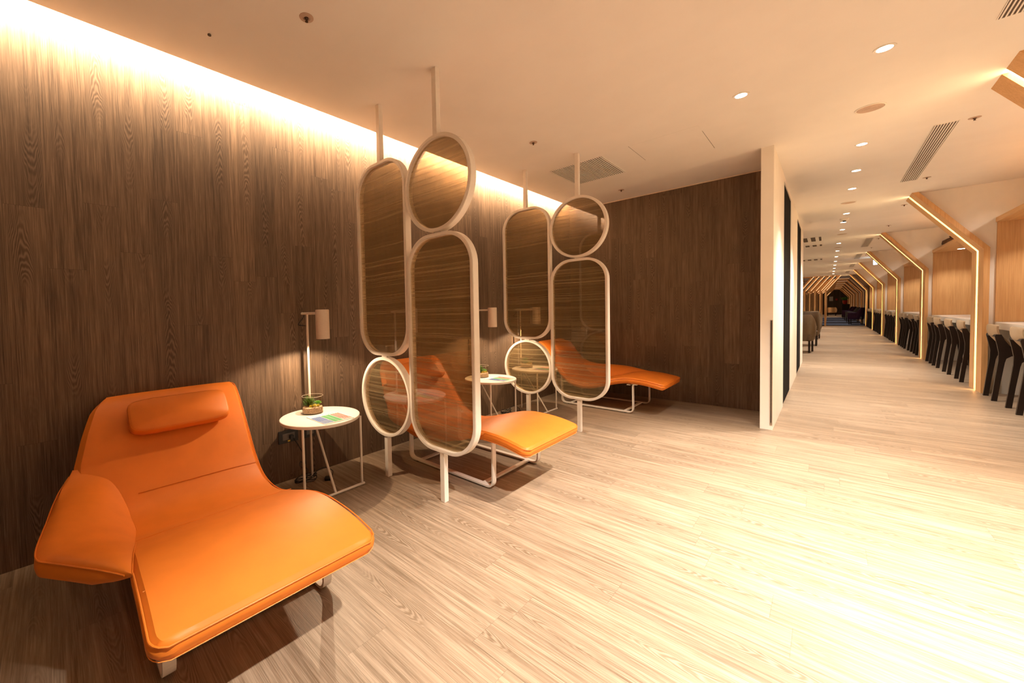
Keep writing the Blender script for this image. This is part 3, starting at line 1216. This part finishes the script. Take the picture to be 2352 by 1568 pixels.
# ------------------------------------------------------------------ lamp tables
def make_table(y, label):
    cx = -2.57
    t = thing('lamp_table', label, 'side table', (cx, y, 0), group='white side tables with reading lamps')
    TZ = 0.53
    bm = lathe(bmesh.new(), [(0.268, TZ - 0.024), (0.275, TZ - 0.020), (0.276, TZ - 0.003), (0.273, TZ)], (0, 0, 0), 72)
    obj('table_top', bm, white_top, t, True)
    bx = 0.165
    r = 0.0085
    for s in (-0.215, 0.225):
        obj('leg', tube(bmesh.new(), [(bx, s, 0.012), (bx, s, TZ - 0.02)], r, 14), white_metal, t, True)
    obj('foot_bar', tube(bmesh.new(), [(bx, -0.235, 0.010), (bx, 0.245, 0.010)], 0.009, 14), white_metal, t, True)
    px, py = -0.215, 0.028
    obj('brace', tube(bmesh.new(), [(bx, 0.01, 0.012), (px + 0.03, py, TZ - 0.03)], r, 14), white_metal, t, True)
    pole = obj('lamp_pole', tube(bmesh.new(), [(px, py, 0.0), (px, py, 1.262)], 0.0088, 14), lamp_white, t, True)
    obj('lamp_arm', tube(bmesh.new(), [(px - 0.062, py - 0.01, 1.266), (px + 0.21, py + 0.0, 1.266)], 0.0088, 14), lamp_white, t, True)
    sx, sy = 0.035, 0.01
    sx = px + 0.235
    bm = bmesh.new()
    n = 40
    prof = [(0.0, 1.291), (0.044, 1.291), (0.047, 1.288), (0.048, 1.285), (0.048, 1.082), (0.0455, 1.082), (0.0455, 1.275), (0.0, 1.275)]
    rings = []
    for (rr, z) in prof:
        rr = max(rr, 0.0005)
        rings.append([bm.verts.new((sx + rr * math.cos(2 * PI * i / n), py + rr * math.sin(2 * PI * i / n), z)) for i in range(n)])
    skin(bm, rings)
    bm.faces.new(rings[0])
    bm.faces.new(rings[-1][::-1])
    bmesh.ops.recalc_face_normals(bm, faces=bm.faces[:])
    sh = obj('lamp_shade', bm, lamp_white, t, True)
    bm = bmesh.new()
    bmesh.ops.create_icosphere(bm, subdivisions=3, radius=0.02, matrix=Matrix.Translation((sx, py, 1.130)))
    obj('bulb', bm, emit('bulb_on', (1.0, 0.72, 0.42), 25.0) if 'bulb_on' not in MATS else MATS['bulb_on'], sh, True)
    cord = catmull([(px - 0.035, py - 0.01, 1.257), (px - 0.040, py - 0.012, 1.235), (px - 0.065, py - 0.025, 1.205), (px - 0.085, py - 0.030, 1.182),
                    (px - 0.060, py - 0.018, 1.176), (px - 0.005, py - 0.004, 1.172)], 6)
    obj('lamp_cord', tube(bmesh.new(), cord, 0.0032, 8), black, t, True)
    spot('reading_lamp', (cx + sx, y + py, 1.099), 24.0, (1.0, 0.74, 0.48), 2.55, 0.2, 0.012)
    return t


TY = [1.345, 3.338, 4.235]
make_table(TY[0], 'white round side table with reading lamp between the nearest lounger and the first screen')
make_table(TY[1], 'white round side table with reading lamp just before the farther glass screen')
make_table(TY[2], 'white round side table with reading lamp behind the farther screen, beside the last lounger')


# ------------------------------------------------------------------ planters
rim_m = simple('glass_rim', (0.55, 0.47, 0.38), 0.15, noise=0.02)


def make_pot(x, y, label, rz=0.0):
    t = thing('glass_planter', label, 'planter', (x, y, 0.5302), rz, group='succulents in glass jars')
    R = 0.076
    H = 0.128
    bm = bmesh.new()
    prof = [(0.0005, 0.0), (R - 0.004, 0.0), (R, 0.004), (R, H - 0.001), (R - 0.001, H), (R - 0.003, H - 0.001), (R - 0.004, 0.008), (0.0005, 0.008)]
    lathe(bm, prof, (0, 0, 0), 48)
    bmesh.ops.recalc_face_normals(bm, faces=bm.faces[:])
    jar = obj('glass_jar', bm, glass, t, True)
    obj('rim', tube(bmesh.new(), [((R - 0.0015) * math.cos(2 * PI * i / 48), (R - 0.0015) * math.sin(2 * PI * i / 48), H) for i in range(48)], 0.0011, 6, closed=True), rim_m, jar, True)
    rnd = random.Random(int(y * 100))
    bm = bmesh.new()
    n = 40
    prof = [(0.0, 0.009), (R - 0.006, 0.009), (R - 0.0055, 0.045), (R - 0.012, 0.050), (0.05, 0.050), (0.03, 0.053), (0.0, 0.054)]
    rings = []
    for (rr, z) in prof:
        rr = max(rr, 0.0005)
        rings.append([bm.verts.new((rr * math.cos(2 * PI * i / n), rr * math.sin(2 * PI * i / n), z + (rnd.uniform(-0.004, 0.004) if z > 0.03 else 0))) for i in range(n)])
    skin(bm, rings)
    bmesh.ops.recalc_face_normals(bm, faces=bm.faces[:])
    g = obj('gravel', bm, pebble, t, False)
    g['kind'] = 'stuff'

    def leaf(bm, base, d, L, wd, th, up=0.3):
        d = Vector(d).normalized()
        side = d.cross(Vector((0, 0, 1)))
        if side.length < 1e-3:
            side = Vector((1, 0, 0))
        side.normalize()
        nn = side.cross(d)
        b = Vector(base)
        ks = [(0, 0.5), (0.3, 1.0), (0.65, 0.8), (0.9, 0.35), (1.0, 0.04)]
        rings = []
        for (k, q) in ks:
            c = b + d * (L * k) + Vector((0, 0, up * L * k * k))
            rings.append([bm.verts.new(c + side * (wd * q / 2)), bm.verts.new(c + nn * (th * q / 2)), bm.verts.new(c - side * (wd * q / 2)), bm.verts.new(c - nn * (th * q / 2))])
        skin(bm, rings)
        bm.faces.new(rings[0][::-1])
        bm.faces.new(rings[-1])

    # spiky succulent
    bm = bmesh.new()
    for i in range(70):
        a = i * 2.39996
        el = 0.05 + 1.25 * (i / 70)
        d = (math.cos(a) * math.cos(el), math.sin(a) * math.cos(el), math.sin(el))
        leaf(bm, (-0.008, -0.022, 0.058 + 0.015 * i / 70), d, 0.050 + rnd.uniform(0, .012), 0.008, 0.004, 0.15)
    obj('spiky_succulent', bm, [leaf_dark], t, False)
    # rosette
    bm = bmesh.new()
    for i in range(34):
        a = i * 2.39996
        k = i / 34
        el = 0.1 + 1.2 * k
        d = (math.cos(a) * math.cos(el), math.sin(a) * math.cos(el), math.sin(el))
        leaf(bm, (0.0, 0.040, 0.060), d, 0.034 * (1 - 0.4 * k), 0.020, 0.006, 0.2)
    obj('green_rosette', bm, leaf_green, t, True)
    bm = bmesh.new()
    for c, s in (((0.035, -0.005), 1.0), ((0.045, 0.018), 0.8), ((0.028, -0.028), 0.7)):
        for i in range(16):
            a = i * 2.39996
            el = 0.2 + 1.1 * i / 16
            d = (math.cos(a) * math.cos(el), math.sin(a) * math.cos(el), math.sin(el))
            leaf(bm, (c[0], c[1], 0.052), d, 0.020 * s, 0.011, 0.005, 0.2)
    obj('yellow_succulent', bm, leaf_yellow, t, True)
    return t


make_pot(-2.685, 1.345, 'succulents in a glass jar on the nearest side table, beside the first screen')
make_pot(-2.685, 3.338, 'succulents in a glass jar on the table before the farther screen')
make_pot(-2.685, 4.235, 'succulents in a glass jar on the table behind the farther screen')


# ------------------------------------------------------------------ magazines
def letter_strokes(ch):
    F = {'V': [((0, 1), (.5, 0)), ((.5, 0), (1, 1))], 'O': [((.5, 1), (0, .5)), ((0, .5), (.5, 0)), ((.5, 0), (1, .5)), ((1, .5), (.5, 1))],
         'Y': [((0, 1), (.5, .5)), ((1, 1), (.5, .5)), ((.5, .5), (.5, 0))], 'A': [((0, 0), (.5, 1)), ((.5, 1), (1, 0)), ((.25, .4), (.75, .4))],
         'G': [((1, .9), (.3, 1)), ((.3, 1), (0, .5)), ((0, .5), (.3, 0)), ((.3, 0), (1, .1)), ((1, .1), (1, .5)), ((1, .5), (.6, .5))],
         'E': [((0, 0), (0, 1)), ((0, 1), (1, 1)), ((0, .5), (.8, .5)), ((0, 0), (1, 0))],
         'R': [((0, 0), (0, 1)), ((0, 1), (.9, .9)), ((.9, .9), (.9, .55)), ((.9, .55), (0, .5)), ((.4, .5), (1, 0))]}
    return F.get(ch, [])


def make_magazine(loc, rz, label):
    """local x = down the cover, local y = across it."""
    t = thing('magazine', label, 'magazine', loc, rz, group='magazines on the side tables')
    L, W_ = 0.262, 0.222
    obj('cover', B(-L / 2, L / 2, -W_ / 2, W_ / 2, 0.0, 0.004), paper, t)
    z = 0.0042

    def pr(name, x0, x1, y0, y1, m, n=1, gap=0.0, dirn='y'):
        bm = bmesh.new()
        for i in range(n):
            if dirn == 'x':
                a = x0 + (x1 - x0) * i / n
                b = x0 + (x1 - x0) * (i + 1) / n - gap
                box(bm, a, b, y0, y1, z, z + 0.0003)
            else:
                a = y0 + (y1 - y0) * i / n
                b = y0 + (y1 - y0) * (i + 1) / n - gap
                box(bm, x0, x1, a, b, z, z + 0.0003)
        return obj(name, bm, m, t)
    pr('printed_picture', -0.075, 0.05, -0.108, -0.036, p_blue, 7, 0.002)
    pr('printed_picture', 0.053, 0.125, -0.108, -0.036, p_pale, 4, 0.002, 'x')
    pr('printed_picture', -0.075, 0.124, -0.033, 0.036, p_green, 2, 0.003)
    pr('printed_picture', -0.075, 0.07, 0.040, 0.109, p_red, 4, 0.006)
    pr('printed_picture', 0.073, 0.124, 0.040, 0.109, p_red, 3, 0.008, 'x')
    bm = bmesh.new()
    word = 'VOYAGER'
    for i, ch in enumerate(word):
        y0 = -0.086 + i * 0.026
        for (a, b) in letter_strokes(ch):
            p = Vector((-0.093 - a[1] * 0.016, y0 + a[0] * 0.013, z + 0.0003))
            q = Vector((-0.093 - b[1] * 0.016, y0 + b[0] * 0.013, z + 0.0003))
            d = (q - p).normalized()
            s = Vector((-d.y, d.x, 0)) * 0.0007
            vs = [bm.verts.new(p - s), bm.verts.new(q - s), bm.verts.new(q + s), bm.verts.new(p + s)]
            bm.faces.new(vs)
    obj('title_lettering', bm, ink, t)
    return t


for i, y in enumerate(TY):
    make_magazine((-2.457, y + 0.012, 0.5303), (0.0, 0.05, -0.04)[i],
                  ('magazine with blue, green and red cover on the nearest side table', 'magazine with blue, green and red cover on the table before the farther screen',
                   'magazine with coloured cover on the table behind the farther screen')[i])


# ------------------------------------------------------------------ sockets and cables
def socket(y0, y1, label, rich=True):
    t = thing('wall_socket', label, 'wall socket', (WX, (y0 + y1) / 2, 0.34), group='black wall sockets')
    w2 = (y1 - y0) / 2
    obj('frame_plate', B(0.0, 0.012, -w2, w2, -0.047, 0.047, bev=0.002), black, t)
    obj('insert', B(0.012, 0.015, -w2 * 0.62, w2 * 0.62, -0.024, 0.024, bev=0.001), grey_panel, t)
    if rich:
        obj('tag_sticker', B(0.012, 0.0135, -0.008, 0.010, -0.040, -0.029), yellow, t)
    return t


socket(1.165, 1.315, 'black twin wall socket with yellow sticker under the nearest side table')
socket(1.365, 1.46, 'narrow black wall socket to the right of the twin one, behind the lamp table', False)


def cable(y, label, plug=True):
    t = thing('power_cable', label, 'cable', (0, 0, 0), group='coiled black lamp cables')
    rnd = random.Random(int(y * 31))
    if plug:
        pts = catmull([(WX + 0.03, y - 0.075, 0.335), (WX + 0.06, y - 0.055, 0.30), (WX + 0.07, y - 0.01, 0.20), (WX + 0.09, y + 0.0, 0.12), (WX + 0.10, y - 0.045, 0.155),
                       (WX + 0.11, y - 0.050, 0.12), (WX + 0.12, y + 0.0, 0.09), (WX + 0.12, y - 0.01, 0.02)], 8)
        obj('lead', tube(bmesh.new(), pts, 0.003, 8), black, t, True)
        obj('plug', B(WX + 0.016, WX + 0.045, y - 0.09, y - 0.06, 0.322, 0.350, bev=0.004), black, t)
    bm = bmesh.new()
    loop = []
    for i in range(90):
        a = i / 90 * 2 * PI * 4
        rr = 0.05 + 0.012 * math.sin(a * 1.7)
        loop.append((WX + 0.13 + rr * 0.9 * math.cos(a) * abs(math.cos(a)) ** 0.3, y - 0.02 + 0.085 * math.sin(a), 0.012 + 0.025 * (0.5 + 0.5 * math.sin(a * 0.5 + 1)) + 0.012 * math.sin(a * 1.3) ** 2))
    obj('coil', tube(bm, loop, 0.003, 8), black, t, True)
    pts = catmull([(WX + 0.13, y + 0.02, 0.02), (WX + 0.14, y + 0.06, 0.06), (WX + 0.15, y + 0.12, 0.075), (WX + 0.19, y + 0.165, 0.05), (WX + 0.22, y + 0.15, 0.025)], 8)
    obj('lead', tube(bmesh.new(), pts, 0.003, 8), black, t, True)
    bm = B(-0.03, 0.03, -0.018, 0.018, 0, 0.028, bev=0.006)
    ad = obj('adapter', bm, black, t)
    ad.location = (WX + 0.225, y + 0.115, 0.0)
    ad.rotation_euler = (0, 0, 0.9)
    return t


cable(1.33, 'tangled black cable and adapter on the floor under the nearest side table')
cable(3.90, 'black cable and adapter by the wall behind the farther glass screen', False)


# ------------------------------------------------------------------ ceiling fittings
def ring_disc(bm, r0, r1, z0, z1, n=36):
    lathe(bm, [(r0, z1), (r1, z1), (r1, z0), (r0, z0)], (0, 0, 0), n, False, False)
    return bm


def downlight(x, y, label, lit=True):
    t = thing('ceiling_downlight', label, 'downlight', (x, y, CZ), group='recessed downlights')
    bm = bmesh.new()
    prof = [(0.036, -0.001), (0.050, -0.001), (0.050, -0.005), (0.036, -0.004)]
    rings = [[bm.verts.new((r * math.cos(2 * PI * i / 32), r * math.sin(2 * PI * i / 32), z)) for i in range(32)] for r, z in prof]
    rings.append(rings[0])
    skin(bm, rings)
    bmesh.ops.recalc_face_normals(bm, faces=bm.faces[:])
    obj('trim_ring', bm, paint, t)
    obj('lens', cyl(bmesh.new(), (0, 0, 0), 0.036, -0.0035, -0.001, 28), lens_on, t)
    return t


cnt = 0
for i, (x, y) in enumerate(DOWNS):
    if i == 0:
        lab = 'lit round downlight alone on the ceiling, nearest the wood-clad wall'
    else:
        lab = 'lit round downlight in the corridor row, %s one away from the viewer' % ORD[i - 1]
    downlight(x, y, lab)


plate_m = simple('sprinkler_plate', (0.50, 0.36, 0.27), 0.5, noise=0.03)
nozzle_m = simple('sprinkler_nozzle', (0.09, 0.05, 0.03), 0.35, 0.6, noise=0.1)


def sprinkler(x, y, label):
    t = thing('sprinkler_head', label, 'sprinkler', (x, y, CZ), group='ceiling sprinklers')
    obj('escutcheon', lathe(bmesh.new(), [(0.036, -0.001), (0.035, -0.003), (0.018, -0.006), (0.016, -0.003)], (0, 0, 0), 28), plate_m, t, True)
    bm = lathe(bmesh.new(), [(0.011, -0.004), (0.010, -0.010), (0.006, -0.013), (0.005, -0.019), (0.008, -0.021), (0.008, -0.023)], (0, 0, 0), 20)
    obj('nozzle', bm, nozzle_m, t, True)
    return t


for (x, y, l) in ((-1.939, 1.01, 'ceiling sprinkler head nearest the viewer, above the first lounger'), (-1.944, 3.239, 'ceiling sprinkler head between the two glass screens'),
                  (-1.933, 5.387, 'ceiling sprinkler head near the dark back wall'), (0.875, 5.657, 'ceiling sprinkler head beside the first full air vent'),
                  (0.868, 7.87, 'ceiling sprinkler head before the first full light arch'), (0.856, 9.774, 'ceiling sprinkler head just behind the first full light arch'),
                  (0.86, 12.1, 'ceiling sprinkler head before the second full light arch'), (0.86, 14.3, 'ceiling sprinkler head just behind the second full light arch'),
                  (0.86, 16.5, 'ceiling sprinkler head before the third full light arch'), (0.86, 18.8, 'ceiling sprinkler head just behind the third full light arch')):
    sprinkler(x, y, l)


def speaker(x, y, label):
    t = thing('ceiling_speaker', label, 'speaker', (x, y, CZ), group='round ceiling speakers')
    R = 0.088
    obj('rim', lathe(bmesh.new(), [(R, -0.001), (R, -0.004), (R - 0.008, -0.006), (R - 0.010, -0.004), (R - 0.010, -0.001)], (0, 0, 0), 48, False, False), paint, t, True)
    bm = bmesh.new()
    prev = None
    prof = []
    for i in range(18):
        r = 0.001 + (R - 0.012) * i / 17
        prof.append((r, -0.0045 if i % 2 else -0.003))
    lathe(bm, prof, (0, 0, 0), 48, True, False)
    obj('grille', bm, simple('speaker_mesh', (0.55, 0.40, 0.30), 0.7, noise=0.2, nscale=500) if 'speaker_mesh' not in MATS else MATS['speaker_mesh'], t)
    return t


for (x, y, l) in ((0.229, 4.719, 'large round ceiling speaker after the brightest corridor downlight'), (0.216, 8.828, 'round ceiling speaker, second along the corridor row'),
                  (0.216, 12.7, 'round ceiling speaker, third along the corridor row'), (0.19, 15.6, 'round ceiling speaker, fourth along the corridor row')):
    speaker(x, y, l)

t = thing('smoke_detector', 'domed smoke detector between corridor downlights', 'smoke detector', (0.205, 10.42, CZ))
obj('base_plate', lathe(bmesh.new(), [(0.062, -0.001), (0.062, -0.012), (0.050, -0.03), (0.034, -0.04)], (0, 0, 0), 32), paint, t, True)
obj('sensor_dome', lathe(bmesh.new(), [(0.024, -0.041), (0.022, -0.055), (0.012, -0.062)], (0, 0, 0), 24), black, t, True)

tag(obj('ceiling_stud', cyl(bmesh.new(), (-2.417, 0.68, 0), 0.009, CZ - 0.006, CZ - 0.0005, 16), vent_dark), 'tiny dark stud on the ceiling near the lit wall', 'ceiling fitting')


vent_black = simple('vent_black', (0.035, 0.024, 0.016), 0.8, noise=0.1, nscale=30)


def vent(name, x0, x1, y0, y1, label, n, cat='air vent'):
    t = thing(name, label, cat, ((x0 + x1) / 2, (y0 + y1) / 2, CZ), group='slatted ceiling vents')
    hx, hy = (x1 - x0) / 2, (y1 - y0) / 2
    obj('backing', B(-hx, hx, -hy, hy, -0.002, -0.0005), vent_black if name == 'square_vent' else vent_dark, t)
    bm = bmesh.new()
    pw = 2 * hx / n
    for i in range(n):
        a = -hx + pw * i
        box(bm, a + pw * 0.28, a + pw * 0.70, -hy, hy, -0.007, -0.002)
    s = obj('slats', bm, ceil_paint, t)
    bm = bmesh.new()
    e = 0.004
    box(bm, -hx - e, -hx, -hy - e, hy + e, -0.006, -0.0005)
    box(bm, hx, hx + e, -hy - e, hy + e, -0.006, -0.0005)
    box(bm, -hx, hx, -hy - e, -hy, -0.006, -0.0005)
    box(bm, -hx, hx, hy, hy + e, -0.006, -0.0005)
    obj('border', bm, ceil_paint, t)
    return t


vent('square_vent', -2.218, -1.647, 4.04, 4.715, 'large square slatted air vent between the farther screen and the back wall', 26)
vent('air_vent', 0.655, 0.79, 1.5, 3.79, 'long slatted air vent cut off at the top corner of the picture', 8)
vent('air_vent', 0.655, 0.79, 5.617, 7.9, 'long slatted air vent before the first full light arch', 8)
vent('air_vent', 0.64, 0.77, 14.0, 16.1, 'long slatted air vent between the second and third full light arches', 6)
vent('air_vent', 0.64, 0.77, 18.2, 20.2, 'long slatted air vent between the third and fourth full light arches', 6)
vent('air_vent', 0.64, 0.77, 22.6, 24.6, 'long slatted air vent between the fourth and fifth full light arches', 5)
vent('air_vent', 0.62, 0.75, 27.2, 29.2, 'long slatted air vent before the blue carpet', 5)
vent('wide_vent', -0.95, -0.12, 12.7, 13.55, 'wide slatted ceiling vent above the armchairs, nearest of three', 6)
vent('wide_vent', -0.95, -0.12, 14.35, 14.75, 'wide slatted ceiling vent above the armchairs, middle of three', 6)
vent('wide_vent', -1.1, -0.15, 18.9, 19.4, 'wide slatted ceiling vent above the armchairs, farthest of three', 6)

# access hatch in the ceiling
t = thing('ceiling_hatch', 'flush square access hatch in the ceiling with thin outline', 'hatch', (-1.085, 4.355, CZ))
obj('hatch_panel', B(-0.284, 0.284, -0.345, 0.345, -0.0012, -0.0003), ceil_paint, t)
for (a, b, c2, d) in ((-0.287, -0.2845, -0.347, 0.16), (0.2845, 0.287, -0.19, 0.347)):
    obj('hatch_gap', B(a, b, c2, d, -0.0012, -0.0004), vent_dark, t)

# lit sign hanging by the fourth bay
t = thing('lit_sign', 'small white-blue illuminated sign hanging near the fourth arch', 'sign', (1.13, 20.0, 2.66))
obj('sign_face', B(-0.035, 0.045, -0.10, 0.10, -0.11, 0.09), sign_lit, t)
obj('sign_case', B(-0.03, 0.04, -0.09, 0.09, 0.09, 0.149), paint, t)


# ------------------------------------------------------------------ armchairs
def tub_chair(name, label, loc, rz, m_out, m_in, s=1.0, group=None, hgt=0.95, W_=0.72, cat='armchair'):
    """Tub armchair; local +y is the front, origin on the floor."""
    t = thing(name, label, cat, loc, rz, group)
    R = W_ / 2
    bm = bmesh.new()
    n = 28
    rings = []
    levels = [(0.30, 0.86), (0.34, 0.90), (0.60, 0.96), (hgt - 0.03, 1.0), (hgt, 0.98), (hgt, 0.90), (hgt - 0.03, 0.86), (0.45, 0.78)]
    for (z, k) in levels:
        ring = []
        for i in range(n + 1):
            a = PI * (1.0 + i / n) if False else (-PI - 0.0) + PI * i / n
            # back half circle then straight arms forward
            x = R * k * math.cos(a)
            y = R * 0.85 * k * math.sin(a)
            drop = 1.0 - 0.30 * max(0.0, 1 - abs(math.sin(a)) * 1.6) if z > 0.5 else 1.0
            ring.append(bm.verts.new((x, y, z * drop)))
        ring.insert(0, bm.verts.new((-R * k, 0.34, ring[0].co.z)))
        ring.append(bm.verts.new((R * k, 0.34, ring[-1].co.z)))
        rings.append(ring)
    skin(bm, rings, False)
    for idx in (0, -1):
        vs = [r[idx] for r in rings]
        try:
            bm.faces.new(vs)
        except ValueError:
            pass
    bm.faces.new(rings[0][::-1])
    bmesh.ops.recalc_face_normals(bm, faces=bm.faces[:])
    obj('shell', bm, m_out, t, True)
    obj('seat_cushion', B(-R * 0.78, R * 0.78, -R * 0.6, 0.36, 0.31, 0.46, bev=0.03, seg=3), m_in, t, True)
    for (x, y) in ((-R * 0.68, -R * 0.55), (R * 0.68, -R * 0.55), (-R * 0.8, 0.28), (R * 0.8, 0.28)):
        obj('leg', B(x - 0.02, x + 0.02, y - 0.02, y + 0.02, 0, 0.31), dark_wood, t)
    return t


CH = 'brown leather armchairs beside the white wall'
tub_chair('armchair', 'brown leather armchair seen from behind, nearest the white wall end', (-0.60, 13.95, 0), 0.0, brown, brown, group=CH, hgt=0.98, W_=0.80)
tub_chair('armchair', 'brown leather armchair behind the nearest one, its side facing the aisle', (-0.53, 16.3, 0), 0.1, brown, brown, group=CH, hgt=1.02, W_=0.80)
tub_chair('armchair', 'brown leather armchair farthest along, close to the blue carpet', (-0.53, 19.4, 0), 0.0, brown, brown, group=CH, hgt=1.0, W_=0.80)
CP = 'purple and grey armchairs along the right of the carpet'
for i, (y, m2, l) in enumerate(((33.6, greyf, 'purple armchair with grey lining, first at the edge of the blue carpet'), (37.8, greyf, 'grey and purple armchair, second along the blue carpet'),
                                (42.2, purple, 'purple armchair, third along the blue carpet'), (46.6, purple, 'purple armchair, farthest along the blue carpet'))):
    tub_chair('armchair', l, (1.22, y, 0), PI / 2 * 0.9 - PI / 2 * 0.0, purple if i != 1 else greyf, m2, group=CP, hgt=0.98, W_=0.74)
tub_chair('armchair', 'cream armchair at the far end of the corridor before the dark wall', (0.30, 58.5, 0), 0.0, cream, cream, hgt=0.85, W_=0.8)

# far end decor: notice, cabinet with plant, purple flowers
tag(obj('wall_notice', B(0.12, 0.42, 62.97, 62.995, 1.55, 2.05), paper), 'pale notice on the dark wall at the corridor end', 'notice')
tag(obj('fire_call_point', B(0.62, 0.78, 62.95, 62.995, 1.6, 1.8), red_m), 'small red call point on the dark end wall', 'call point')
t = thing('dark_cabinet', 'dark cabinet at the right of the corridor end under a plant', 'cabinet', (1.2, 52.0, 0))
obj('body', B(-0.28, 0.22, -0.25, 0.25, 0, 1.18), dark_wood, t)
t = thing('potted_plant', 'green leafy plant in a red pot on the dark cabinet', 'plant', (1.12, 52.0, 1.18))
obj('pot', lathe(bmesh.new(), [(0.09, 0), (0.15, 0.12), (0.17, 0.32), (0.15, 0.34)], (0, 0, 0), 20), red_m, t, True)
bm = bmesh.new()
rnd = random.Random(3)
for i in range(60):
    a = rnd.uniform(0, 2 * PI)
    el = rnd.uniform(0.0, 1.2)
    d = Vector((math.cos(a) * math.cos(el) - 0.2, math.sin(a) * math.cos(el), math.sin(el))).normalized()
    L = rnd.uniform(0.25, 0.45)
    s = d.cross(Vector((0, 0, 1))).normalized() * 0.045
    b0 = Vector((0, 0, 0.34))
    m1 = b0 + d * L * 0.55 + Vector((0, 0, 0.05))
    e1 = b0 + d * L
    vs = [bm.verts.new(b0), bm.verts.new(m1 + s), bm.verts.new(e1), bm.verts.new(m1 - s)]
    bm.faces.new(vs)
obj('foliage', bm, leaf_green, t)
